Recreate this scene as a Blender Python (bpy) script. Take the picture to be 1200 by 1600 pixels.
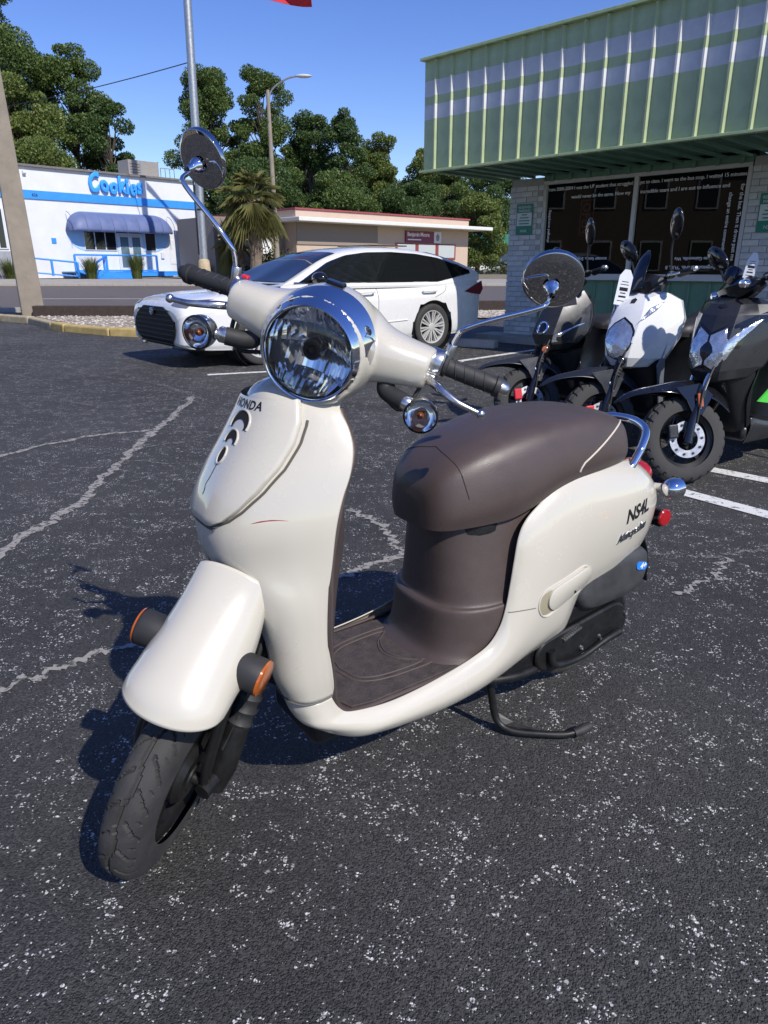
import bpy, bmesh, math, random
import numpy as np
from mathutils import Matrix, Vector
from mathutils.bvhtree import BVHTree
R = math.radians
sc = bpy.context.scene
col = sc.collection
for o in list(bpy.data.objects): bpy.data.objects.remove(o)

# ------------------------------------------------------------------ camera, sky, sun, exposure
TH = math.atan(382 / 1110)
cam = bpy.data.cameras.new('camera'); cam_o = bpy.data.objects.new('camera', cam); col.objects.link(cam_o)
cam.sensor_fit = 'VERTICAL'; cam.sensor_height = 36; cam.lens = 36 * 1110 / 1600
cam.clip_start = 0.05; cam.clip_end = 3000
cam_o.location = (0, 0, 1.13); cam_o.rotation_euler = (math.pi / 2 - TH, 0, 0)
sc.camera = cam_o
SUN = Vector((0.675, -0.884, 1.02)).normalized()
w = bpy.data.worlds.new('World'); sc.world = w; w.use_nodes = True
nt = w.node_tree; bg = nt.nodes['Background']
sky = nt.nodes.new('ShaderNodeTexSky'); sky.sky_type = 'NISHITA'; sky.sun_disc = False
sky.sun_elevation = math.asin(SUN.z); sky.sun_rotation = math.atan2(SUN.x, SUN.y)
sky.air_density = 1.0; sky.dust_density = 0.05; sky.ozone_density = 4.0; sky.altitude = 0
hs = nt.nodes.new('ShaderNodeHueSaturation'); hs.inputs['Saturation'].default_value = 1.2; hs.inputs['Hue'].default_value = .522
nt.links.new(sky.outputs[0], hs.inputs['Color']); nt.links.new(hs.outputs[0], bg.inputs[0]); bg.inputs[1].default_value = 0.135
sl = bpy.data.lights.new('sun', 'SUN'); sl.energy = 4.3; sl.angle = R(0.53); sl.color = (1, 0.945, 0.86)
slo = bpy.data.objects.new('sun', sl); col.objects.link(slo)
slo.rotation_euler = (-SUN).to_track_quat('-Z', 'Y').to_euler(); slo.location = (20, -25, 30)
sc.view_settings.view_transform = 'Standard'; sc.view_settings.look = 'None'
sc.view_settings.gamma = 1; sc.view_settings.exposure = 0.2
sc.render.engine = 'CYCLES'; sc.render.resolution_x = 768; sc.render.resolution_y = 1024

# ------------------------------------------------------------------ materials
MATS = {}
def nodes(name):
    m = bpy.data.materials.new(name); m.use_nodes = True
    t = m.node_tree; return m, t, t.nodes['Principled BSDF'], t.nodes, t.links
def mat(name, c, rough=.5, metal=0., coat=0., var=0., vscale=8., bump=0., bscale=60., spec=.5, em=None):
    if name in MATS: return MATS[name]
    m, t, b, N, L = nodes(name)
    b.inputs['Base Color'].default_value = (*c, 1); b.inputs['Roughness'].default_value = rough
    b.inputs['Metallic'].default_value = metal; b.inputs['Coat Weight'].default_value = coat
    b.inputs['Coat Roughness'].default_value = .06; b.inputs['Specular IOR Level'].default_value = spec
    tc = N.new('ShaderNodeTexCoord')
    if var:
        n = N.new('ShaderNodeTexNoise'); n.inputs['Scale'].default_value = vscale; n.inputs['Detail'].default_value = 6
        n.inputs['Roughness'].default_value = .65
        L.new(tc.outputs['Object'], n.inputs['Vector'])
        mr = N.new('ShaderNodeMapRange'); mr.inputs[1].default_value = .3; mr.inputs[2].default_value = .7
        mr.inputs[3].default_value = 1 - var; mr.inputs[4].default_value = 1 + var
        L.new(n.outputs[0], mr.inputs[0])
        mx = N.new('ShaderNodeMix'); mx.data_type = 'RGBA'; mx.blend_type = 'MULTIPLY'; mx.inputs[0].default_value = 1
        mx.inputs[6].default_value = (*c, 1); L.new(mr.outputs[0], mx.inputs[7]); L.new(mx.outputs[2], b.inputs['Base Color'])
        mr2 = N.new('ShaderNodeMapRange'); mr2.inputs[1].default_value = .3; mr2.inputs[2].default_value = .7
        mr2.inputs[3].default_value = max(.02, rough - .08); mr2.inputs[4].default_value = min(1, rough + .1)
        L.new(n.outputs[0], mr2.inputs[0]); L.new(mr2.outputs[0], b.inputs['Roughness'])
    if bump:
        n2 = N.new('ShaderNodeTexNoise'); n2.inputs['Scale'].default_value = bscale; n2.inputs['Detail'].default_value = 4
        L.new(tc.outputs['Object'], n2.inputs['Vector'])
        bp = N.new('ShaderNodeBump'); bp.inputs['Strength'].default_value = bump; bp.inputs['Distance'].default_value = .01
        L.new(n2.outputs[0], bp.inputs['Height']); L.new(bp.outputs[0], b.inputs['Normal'])
    if em: b.inputs['Emission Color'].default_value = (*em[0], 1); b.inputs['Emission Strength'].default_value = em[1]
    MATS[name] = m; return m
def glass(name, tint=(.3, .3, .3), rough=0.0, ior=1.5):
    if name in MATS: return MATS[name]
    m, t, b, N, L = nodes(name); N.remove(b)
    out = N['Material Output']; tr = N.new('ShaderNodeBsdfTransparent'); tr.inputs[0].default_value = (*tint, 1)
    gl = N.new('ShaderNodeBsdfGlossy'); gl.inputs['Roughness'].default_value = rough
    fr = N.new('ShaderNodeFresnel'); fr.inputs[0].default_value = ior
    mx = N.new('ShaderNodeMixShader'); L.new(fr.outputs[0], mx.inputs[0]); L.new(tr.outputs[0], mx.inputs[1]); L.new(gl.outputs[0], mx.inputs[2])
    L.new(mx.outputs[0], out.inputs[0]); MATS[name] = m; return m

def asphalt():
    m, t, b, N, L = nodes('asphalt')
    tc = N.new('ShaderNodeTexCoord')
    def noise(s, d=5, r=.6):
        n = N.new('ShaderNodeTexNoise'); n.inputs['Scale'].default_value = s; n.inputs['Detail'].default_value = d
        n.inputs['Roughness'].default_value = r; L.new(tc.outputs['Object'], n.inputs['Vector']); return n
    def rng(src, a, c, lo, hi):
        r = N.new('ShaderNodeMapRange'); L.new(src, r.inputs[0])
        for i, v in zip((1, 2, 3, 4), (a, c, lo, hi)): r.inputs[i].default_value = v
        return r.outputs[0]
    def math_(op, a, c):
        n = N.new('ShaderNodeMath'); n.operation = op
        for i, v in enumerate((a, c)):
            if isinstance(v, (int, float)): n.inputs[i].default_value = v
            else: L.new(v, n.inputs[i])
        return n.outputs[0]
    big = noise(.7, 4); fine = noise(190, 4, .75); mid = noise(5, 6, .65); mid2 = noise(17, 5, .65); warp = noise(60, 2)
    wv = N.new('ShaderNodeVectorMath'); wv.operation = 'SCALE'; L.new(warp.outputs['Color'], wv.inputs[0]); wv.inputs['Scale'].default_value = .012
    wa = N.new('ShaderNodeVectorMath'); wa.operation = 'ADD'; L.new(tc.outputs['Object'], wa.inputs[0]); L.new(wv.outputs[0], wa.inputs[1])
    def vorn(sc_):
        v = N.new('ShaderNodeTexVoronoi'); v.inputs['Scale'].default_value = sc_; L.new(wa.outputs[0], v.inputs['Vector'])
        c_ = N.new('ShaderNodeSeparateColor'); L.new(v.outputs['Color'], c_.inputs[0]); return v, c_
    vor, vc = vorn(125); vo2, vc2 = vorn(215)
    clus = math_('ADD', rng(mid.outputs[0], .40, .68, -.06, .16), rng(mid2.outputs[0], .50, .74, -.05, .44))
    def chips(v, c_, t0, k):
        g = math_('GREATER_THAN', c_.outputs[0], math_('SUBTRACT', t0, math_('MULTIPLY', clus, k)))
        return math_('MULTIPLY', g, math_('MINIMUM', rng(v.outputs['Distance'], .36, .56, 1.0, 0.0), math_('ADD', c_.outputs[1], .35)))
    chip = math_('MAXIMUM', chips(vor, vc, .99, .66), chips(vo2, vc2, .962, .74))
    c0 = N.new('ShaderNodeMix'); c0.data_type = 'RGBA'; c0.inputs[6].default_value = (.004, .0042, .0046, 1); c0.inputs[7].default_value = (.105, .102, .097, 1)
    L.new(math_('MULTIPLY', math_('ADD', rng(fine.outputs[0], .3, .7, 0, 1), vc2.outputs[2]), .5), c0.inputs[0])
    c1 = N.new('ShaderNodeMix'); c1.data_type = 'RGBA'; c1.blend_type = 'MULTIPLY'; c1.inputs[0].default_value = 1
    L.new(c0.outputs[2], c1.inputs[6]); L.new(rng(big.outputs[0], .35, .7, .75, 1.35), c1.inputs[7])
    c2 = N.new('ShaderNodeMix'); c2.data_type = 'RGBA'; c2.inputs[7].default_value = (.72, .71, .68, 1)
    L.new(c1.outputs[2], c2.inputs[6]); L.new(math_('MULTIPLY', chip, 1.0), c2.inputs[0]); L.new(c2.outputs[2], b.inputs['Base Color'])
    b.inputs['Roughness'].default_value = .72; b.inputs['Specular IOR Level'].default_value = .35
    h = math_('ADD', math_('MULTIPLY', rng(vo2.outputs['Distance'], 0, .6, 1, 0), .7), math_('MULTIPLY', fine.outputs[0], .7))
    bp = N.new('ShaderNodeBump'); bp.inputs['Strength'].default_value = 1.0; bp.inputs['Distance'].default_value = .006
    L.new(h, bp.inputs['Height']); L.new(bp.outputs[0], b.inputs['Normal'])
    return m
def worn(name, c, base=(.05, .05, .052), thr=.42, scale=30.):
    """paint or crack filler that has partly worn away"""
    m, t, b, N, L = nodes(name); out = N['Material Output']
    tc = N.new('ShaderNodeTexCoord'); n = N.new('ShaderNodeTexNoise'); n.inputs['Scale'].default_value = scale; n.inputs['Detail'].default_value = 6
    n.inputs['Roughness'].default_value = .75
    L.new(tc.outputs['Object'], n.inputs['Vector'])
    cr = N.new('ShaderNodeMapRange'); cr.inputs[1].default_value = thr; cr.inputs[2].default_value = thr + .1; L.new(n.outputs[0], cr.inputs[0])
    tr = N.new('ShaderNodeBsdfTransparent'); mx = N.new('ShaderNodeMixShader')
    b.inputs['Base Color'].default_value = (*c, 1); b.inputs['Roughness'].default_value = .8
    L.new(cr.outputs[0], mx.inputs[0]); L.new(tr.outputs[0], mx.inputs[1]); L.new(b.outputs[0], mx.inputs[2]); L.new(mx.outputs[0], out.inputs[0])
    return m
def leafmat(name, c1, c2, c3):
    m, t, b, N, L = nodes(name); out = N['Material Output']
    g = N.new('ShaderNodeNewGeometry'); r = N.new('ShaderNodeValToRGB')
    r.color_ramp.elements[0].color = (*c1, 1); r.color_ramp.elements[1].color = (*c3, 1)
    e = r.color_ramp.elements.new(.6); e.color = (*c2, 1)
    L.new(g.outputs['Random Per Island'], r.inputs[0]); L.new(r.outputs[0], b.inputs['Base Color']); b.inputs['Roughness'].default_value = .5
    b.inputs['Specular IOR Level'].default_value = .3
    tl = N.new('ShaderNodeBsdfTranslucent'); L.new(r.outputs[0], tl.inputs[0]); mx = N.new('ShaderNodeMixShader'); mx.inputs[0].default_value = .35
    L.new(b.outputs[0], mx.inputs[1]); L.new(tl.outputs[0], mx.inputs[2]); L.new(mx.outputs[0], out.inputs[0]); return m
def zband(name, base, band, zs, rough=.45):
    m, t, b, N, L = nodes(name); tc = N.new('ShaderNodeTexCoord'); sp = N.new('ShaderNodeSeparateXYZ'); L.new(tc.outputs['Object'], sp.inputs[0])
    acc = None
    for a, c in zs:
        g = N.new('ShaderNodeMath'); g.operation = 'GREATER_THAN'; g.inputs[1].default_value = a; L.new(sp.outputs[2], g.inputs[0])
        l = N.new('ShaderNodeMath'); l.operation = 'LESS_THAN'; l.inputs[1].default_value = c; L.new(sp.outputs[2], l.inputs[0])
        p = N.new('ShaderNodeMath'); p.operation = 'MULTIPLY'; L.new(g.outputs[0], p.inputs[0]); L.new(l.outputs[0], p.inputs[1])
        if acc is None: acc = p
        else:
            s = N.new('ShaderNodeMath'); s.operation = 'ADD'; L.new(acc.outputs[0], s.inputs[0]); L.new(p.outputs[0], s.inputs[1]); acc = s
    n = N.new('ShaderNodeTexNoise'); n.inputs['Scale'].default_value = 5; n.inputs['Detail'].default_value = 8; L.new(tc.outputs['Object'], n.inputs['Vector'])
    mr = N.new('ShaderNodeMapRange'); mr.inputs[1].default_value = .3; mr.inputs[2].default_value = .7; mr.inputs[3].default_value = .86; mr.inputs[4].default_value = 1.1; L.new(n.outputs[0], mr.inputs[0])
    mx = N.new('ShaderNodeMix'); mx.data_type = 'RGBA'; mx.inputs[6].default_value = (*base, 1); mx.inputs[7].default_value = (*band, 1); L.new(acc.outputs[0], mx.inputs[0])
    m2 = N.new('ShaderNodeMix'); m2.data_type = 'RGBA'; m2.blend_type = 'MULTIPLY'; m2.inputs[0].default_value = 1; L.new(mx.outputs[2], m2.inputs[6]); L.new(mr.outputs[0], m2.inputs[7])
    L.new(m2.outputs[2], b.inputs['Base Color']); b.inputs['Roughness'].default_value = rough; return m

CREAM = mat('cream_paint', (.555, .52, .435), .27, coat=1.0, var=.018, vscale=3)
BROWN = mat('brown_plastic', (.072, .053, .048), .48, var=.06, vscale=20, bump=.12, bscale=500)
VINYL = mat('brown_vinyl', (.070, .051, .046), .42, var=.05, vscale=14, bump=.10, bscale=420)
MATM = mat('brown_floor_mat', (.058, .046, .043), .75, var=.35, vscale=30, bump=.4, bscale=260)
CHROME = mat('chrome', (.80, .80, .81), .03, 1.0)
ALU = mat('brushed_aluminium', (.58, .58, .58), .28, 1.0, var=.06, vscale=30)
RUBBER = mat('black_rubber', (.022, .022, .023), .62, var=.2, vscale=40)
TYRE = mat('tyre_rubber', (.038, .037, .036), .78, var=.28, vscale=18, bump=.15, bscale=300)
BLACK = mat('black_plastic', (.014, .014, .015), .38, var=.15, vscale=25)
GBLACK = mat('gloss_black', (.008, .008, .009), .10, coat=.5, var=.1)
DGREY = mat('dark_grey_metal', (.035, .036, .038), .38, .6, var=.2, vscale=30)
STEELB = mat('black_steel', (.016, .016, .016), .42, .3, var=.3, vscale=30)
AMBER = mat('amber_lens', (.42, .10, .012), .14, coat=.6, var=.1, vscale=60)
RED = mat('red_lens', (.35, .008, .012), .12, coat=.7, var=.1, vscale=60)
REDB = mat('red_switch', (.55, .02, .03), .3)
CLEAR = glass('clear_lens', (.93, .94, .95))
DARKGLASS = glass('tinted_glass', (.10, .11, .11))
SHOPGLASS = glass('shop_glass', (.45, .46, .46), ior=1.42)
WHITE = mat('white_paint', (.78, .78, .76), .5, var=.04, vscale=4)
INKB = mat('black_ink', (.01, .01, .012), .4)
INKW = mat('white_ink', (.75, .75, .75), .5)
CONC = mat('concrete', (.36, .34, .30), .85, var=.14, vscale=9, bump=.3, bscale=90)
GALV = mat('galvanised_steel', (.42, .43, .43), .42, .85, var=.12, vscale=12)

# ------------------------------------------------------------------ mesh helpers
def cr(P, n):
    """Catmull-Rom through points P (k,3) -> (n,3), uniform in parameter"""
    P = np.asarray(P, float); k = len(P)
    if k == 2: return P[0] + (P[1] - P[0]) * np.linspace(0, 1, n)[:, None]
    Q = np.vstack([2 * P[0] - P[1], P, 2 * P[-1] - P[-2]])
    t = np.linspace(0, k - 1, n); i = np.minimum(t.astype(int), k - 2); f = (t - i)[:, None]
    a, b, c, d = Q[i], Q[i + 1], Q[i + 2], Q[i + 3]
    return .5 * (2 * b + (c - a) * f + (2 * a - 5 * b + 4 * c - d) * f ** 2 + (3 * b - a - 3 * c + d) * f ** 3)
def surf(rows, nu, nv):
    A = np.array([cr(r, nu) for r in rows])
    return np.stack([cr(A[:, j], nv) for j in range(nu)], 1)
class MB:
    def __init__(s): s.v = []; s.f = []
    def add(s, V, F):
        o = len(s.v); s.v += [tuple(map(float, p)) for p in V]; s.f += [tuple(i + o for i in q) for q in F]; return s
    def grid(s, G, wrap=False, cap=False):
        nv, nu = G.shape[:2]; F = []
        for i in range(nv - 1):
            for j in range(nu if wrap else nu - 1):
                j2 = (j + 1) % nu; F.append((i * nu + j, i * nu + j2, (i + 1) * nu + j2, (i + 1) * nu + j))
        if cap: F += [tuple(range(nu))[::-1], tuple((nv - 1) * nu + j for j in range(nu))]
        return s.add(G.reshape(-1, 3), F)
    def loft(s, rows, nu, nv): return s.grid(surf(rows, nu, nv))
    def ring(s, rows, nv, cap=True):
        """closed rings (already sampled) interpolated along the length"""
        A = np.array(rows, float); G = np.stack([cr(A[:, j], nv) for j in range(A.shape[1])], 1) if nv else A
        return s.grid(G, True, cap)
    def box(s, c, d, M=None):
        V = [Vector((c[0] + sx * d[0] / 2, c[1] + sy * d[1] / 2, c[2] + sz * d[2] / 2)) for sx in (-1, 1) for sy in (-1, 1) for sz in (-1, 1)]
        if M is not None: V = [M @ v for v in V]
        return s.add(V, [(0, 1, 3, 2), (4, 6, 7, 5), (0, 4, 5, 1), (2, 3, 7, 6), (0, 2, 6, 4), (1, 5, 7, 3)])
    def tube(s, P, r, n=12, sm=0, cap=True):
        P = np.array(P, float)
        if sm:
            rr = np.full(len(P), r, float) if np.isscalar(r) else np.array(r, float)
            Q = cr(np.hstack([P, rr[:, None]]), sm); P = Q[:, :3]; r = Q[:, 3]
        r = np.full(len(P), r, float) if np.isscalar(r) else np.array(r, float)
        T = np.gradient(P, axis=0); T /= np.linalg.norm(T, axis=1)[:, None] + 1e-12
        u = np.cross(T[0], (0, 0, 1)); u = np.cross(T[0], (0, 1, 0)) if np.linalg.norm(u) < .1 else u
        u /= np.linalg.norm(u); rows = []
        for p, t, q in zip(P, T, r):
            u = u - t * (u @ t); u /= np.linalg.norm(u); v = np.cross(t, u)
            rows.append([p + q * (math.cos(a) * u + math.sin(a) * v) for a in np.linspace(0, 2 * math.pi, n, False)])
        return s.ring(rows, 0, cap)
    def lathe(s, prof, o, ax, n=32, sm=0, a0=0., a1=2 * math.pi):
        """profile of (distance along axis, radius)"""
        ax = np.array(ax, float); ax /= np.linalg.norm(ax); o = np.array(o, float)
        u = np.cross(ax, (0, 0, 1)); u = np.array((1., 0, 0)) if np.linalg.norm(u) < .01 else u; u /= np.linalg.norm(u); v = np.cross(ax, u)
        if sm: prof = cr(np.array([(a, b, 0) for a, b in prof]), sm)[:, :2]
        full = abs(a1 - a0 - 2 * math.pi) < 1e-6
        A = np.linspace(a0, a1, n, not full)
        G = np.array([[o + ax * h + max(r, 1e-5) * (math.cos(a) * u + math.sin(a) * v) for a in A] for h, r in prof])
        return s.grid(G, full)
    def ell(s, c, r, n=20, M=None):
        G = np.array([[(c[0] + r[0] * math.sin(p) * math.cos(a), c[1] + r[1] * math.sin(p) * math.sin(a), c[2] + r[2] * math.cos(p)) for a in np.linspace(0, 2 * math.pi, n, False)] for p in np.linspace(1e-3, math.pi - 1e-3, n // 2 + 1)])
        if M is not None: G = np.array([[tuple(M @ Vector(p)) for p in r_] for r_ in G])
        return s.grid(G, True)
    def prism(s, poly, a, b, f=lambda u, v, h: (u, v, h)):
        n = len(poly); V = [f(u, v, a) for u, v in poly] + [f(u, v, b) for u, v in poly]
        return s.add(V, [tuple(range(n))[::-1], tuple(range(n, 2 * n))] + [(i, (i + 1) % n, (i + 1) % n + n, i + n) for i in range(n)])
    def mirror(s):
        n = len(s.v); s.v += [(x, -y, z) for x, y, z in s.v]; s.f += [tuple(i + n for i in reversed(q)) for q in s.f]; return s
    def xf(s, fn): s.v = [tuple(fn(p)) for p in s.v]; return s
    def mesh(s, name, m=None, smooth=40, merge=1e-5):
        me = bpy.data.meshes.new(name); bm = bmesh.new(); vs = [bm.verts.new(p) for p in s.v]
        for q in s.f:
            try: bm.faces.new([vs[i] for i in q])
            except ValueError: pass
        if merge: bmesh.ops.remove_doubles(bm, verts=bm.verts, dist=merge)
        bmesh.ops.recalc_face_normals(bm, faces=bm.faces); bm.to_mesh(me); bm.free()
        if m: me.materials.append(m)
        if smooth:
            me.polygons.foreach_set('use_smooth', [True] * len(me.polygons)); me.set_sharp_from_angle(angle=R(smooth))
        return me
    def bvh(s): return BVHTree.FromPolygons([Vector(p) for p in s.v], s.f)
    def build(s, name, m, parent=None, smooth=40, bevel=0, solid=0, sub=0):
        o = bpy.data.objects.new(name, s.mesh(name, m, smooth)); col.objects.link(o)
        if parent: o.parent = parent
        if solid:
            k = o.modifiers.new('thickness', 'SOLIDIFY'); k.thickness = solid; k.offset = -1
        if bevel:
            k = o.modifiers.new('bevel', 'BEVEL'); k.width = bevel; k.segments = 2; k.limit_method = 'ANGLE'; k.angle_limit = R(35); k.harden_normals = False
        if sub:
            k = o.modifiers.new('sub', 'SUBSURF'); k.levels = sub; k.render_levels = sub
        return o
def tag(o, label=None, cat=None, group=None, kind=None):
    for k, v in (('label', label), ('category', cat), ('group', group), ('kind', kind)):
        if v: o[k] = v
    return o
def thing(name, label, cat, M=None, group=None):
    o = bpy.data.objects.new(name, None); col.objects.link(o); o.empty_display_size = .2
    if M is not None: o.matrix_world = M
    return tag(o, label, cat, group)
def frame(o, x, y, z=(0, 0, 1)):
    return Matrix(((x[0], y[0], z[0], o[0]), (x[1], y[1], z[1], o[1]), (x[2], y[2], z[2], o[2]), (0, 0, 0, 1)))
def at(x, y, z=0, rz=0): return Matrix.Translation((x, y, z)) @ Matrix.Rotation(rz, 4, 'Z')
def inst(name, me, parent, loc=(0, 0, 0), rot=(0, 0, 0), scale=(1, 1, 1)):
    o = bpy.data.objects.new(name, me); col.objects.link(o); o.parent = parent; o.location = loc; o.rotation_euler = rot; o.scale = scale; return o
def text_mb(body, size, extrude=.001, shear=0., bold=0., align='LEFT', spacing=1., bevel=0.):
    c = bpy.data.curves.new('t', 'FONT'); c.body = body; c.size = size; c.extrude = extrude; c.shear = shear; c.offset = bold; c.align_x = align
    c.space_character = spacing; c.resolution_u = 3; c.bevel_depth = bevel; c.bevel_resolution = 2
    o = bpy.data.objects.new('t', c); col.objects.link(o); dg = bpy.context.evaluated_depsgraph_get()
    me = bpy.data.meshes.new_from_object(o.evaluated_get(dg)); mb = MB(); mb.add([v.co[:] for v in me.vertices], [tuple(p.vertices) for p in me.polygons])
    bpy.data.objects.remove(o); bpy.data.curves.remove(c); bpy.data.meshes.remove(me); return mb
def drape(mb, bvh, to3, off):
    """lay flat artwork (u,v,h) on a surface: to3(u,v)->(origin, direction)"""
    out = []
    for u, v, h in mb.v:
        o, d = to3(u, v); hit = bvh.ray_cast(Vector(o), Vector(d))
        p = hit[0] if hit[0] else Vector(o) + Vector(d) * .2
        out.append(tuple(p - Vector(d) * (off + h)))
    mb.v = out; return mb
rnd = random.Random(4)

# ------------------------------------------------------------------ cream retro scooter (x forward, y left, z up)
HM = frame((.52437, 1.81814, .025), (-.829556, -.558011, -.021466), (.558139, -.829747, 0), (-.017811, -.011981, .99977))
def steer_fn(a0x, rake, d):
    k = np.array((-math.sin(rake), 0, math.cos(rake))); A0 = np.array((a0x, 0, 0)); c, s_ = math.cos(d), math.sin(d)
    def f(p):
        v = np.array(p) - A0; return A0 + v * c + np.cross(k, v) * s_ + k * (k @ v) * (1 - c)
    return f
def wheel(parent, c, r, wd, rim_r, xf=lambda p: p, tread='road', rimmat=STEELB, spokes=5, name='front_wheel'):
    """lathe tyre about the y axis with real tread grooves"""
    w = bpy.data.objects.new(name, None); col.objects.link(w); w.parent = parent
    nt_, nc = (440, 44) if tread == 'road' else (288, 36)
    G = np.zeros((nt_, nc, 3))
    for i in range(nt_):
        a = 2 * math.pi * i / nt_
        for j in range(nc):
            t = j / (nc - 1); ph = (t - .5) * 2          # -1..1 bead to bead
            yy = wd / 2 * math.sin(ph * 1.75) / math.sin(1.57) if abs(ph) < .9 else wd / 2 * math.sin(ph * 1.75)
            hgt = r - rim_r
            rad = rim_r + hgt * (1 - abs(ph) ** 2.6 * 1.0)
            gap = 0
            if abs(ph) < .62:
                if tread == 'road':
                    ss = (a / (2 * math.pi) * 22 + .55 * abs(ph) ** 1.3 * 3 * 1) % 1
                    side = 1 if ph > 0 else -1
                    ss = (ss + (.5 if side > 0 else 0)) % 1
                    if ss < .12 and .12 < abs(ph) < .6: gap = .006
                    if abs(ph - .06 * math.sin(a * 11)) < .04: gap = .006
                    ss2 = (a / (2 * math.pi) * 44 + .8 * abs(ph) * 3) % 1
                    if ss2 < .13 and .42 < abs(ph) < .58: gap = .005
                else:
                    ss = (a / (2 * math.pi) * 26 + (.5 if ph > 0 else 0) + .6 * abs(ph)) % 1
                    if ss < .26 and abs(ph) > .06: gap = .009
                    if abs(abs(ph) - .34) < .045: gap = .007
            rad -= gap
            G[i, j] = (c[0] + rad * math.cos(a), c[1] + yy, c[2] + rad * math.sin(a))
    mb = MB(); F = [(i * nc + j, i * nc + j + 1, ((i + 1) % nt_) * nc + j + 1, ((i + 1) % nt_) * nc + j) for i in range(nt_) for j in range(nc - 1)]
    mb.add(G.reshape(-1, 3), F); mb.xf(xf).build('tyre', TYRE, w, 30)
    h = wd * .36
    MB().lathe([(-h, rim_r + .002), (-h * .95, rim_r + .006), (-h * .8, rim_r - .012), (-h * .3, rim_r - .02), (h * .3, rim_r - .02), (h * .8, rim_r - .012), (h * .95, rim_r + .006), (h, rim_r + .002), (h * .7, rim_r - .022), (-h * .7, rim_r - .022), (-h, rim_r + .002)], c, (0, 1, 0), 48).xf(xf).build('rim', rimmat, w)
    sp = MB()
    for k in range(spokes):
        a = 2 * math.pi * k / spokes + .3; u = np.array((math.cos(a), 0, math.sin(a))); v = np.array((-math.sin(a), 0, math.cos(a))); cc = np.array(c)
        q = [cc + u * .03 + v * .017, cc + u * .03 - v * .017, cc + u * (rim_r - .015) - v * .011, cc + u * (rim_r - .015) + v * .011]
        sp.add([p + np.array((0, .012, 0)) for p in q] + [p - np.array((0, .012, 0)) for p in q], [(0, 1, 2, 3), (7, 6, 5, 4), (0, 4, 5, 1), (1, 5, 6, 2), (2, 6, 7, 3), (3, 7, 4, 0)])
    sp.lathe([(-.045, .0), (-.045, .028), (-.02, .042), (.02, .042), (.045, .028), (.045, 0)], c, (0, 1, 0), 24)
    sp.xf(xf).build('spokes', rimmat, w)
    return w

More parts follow.
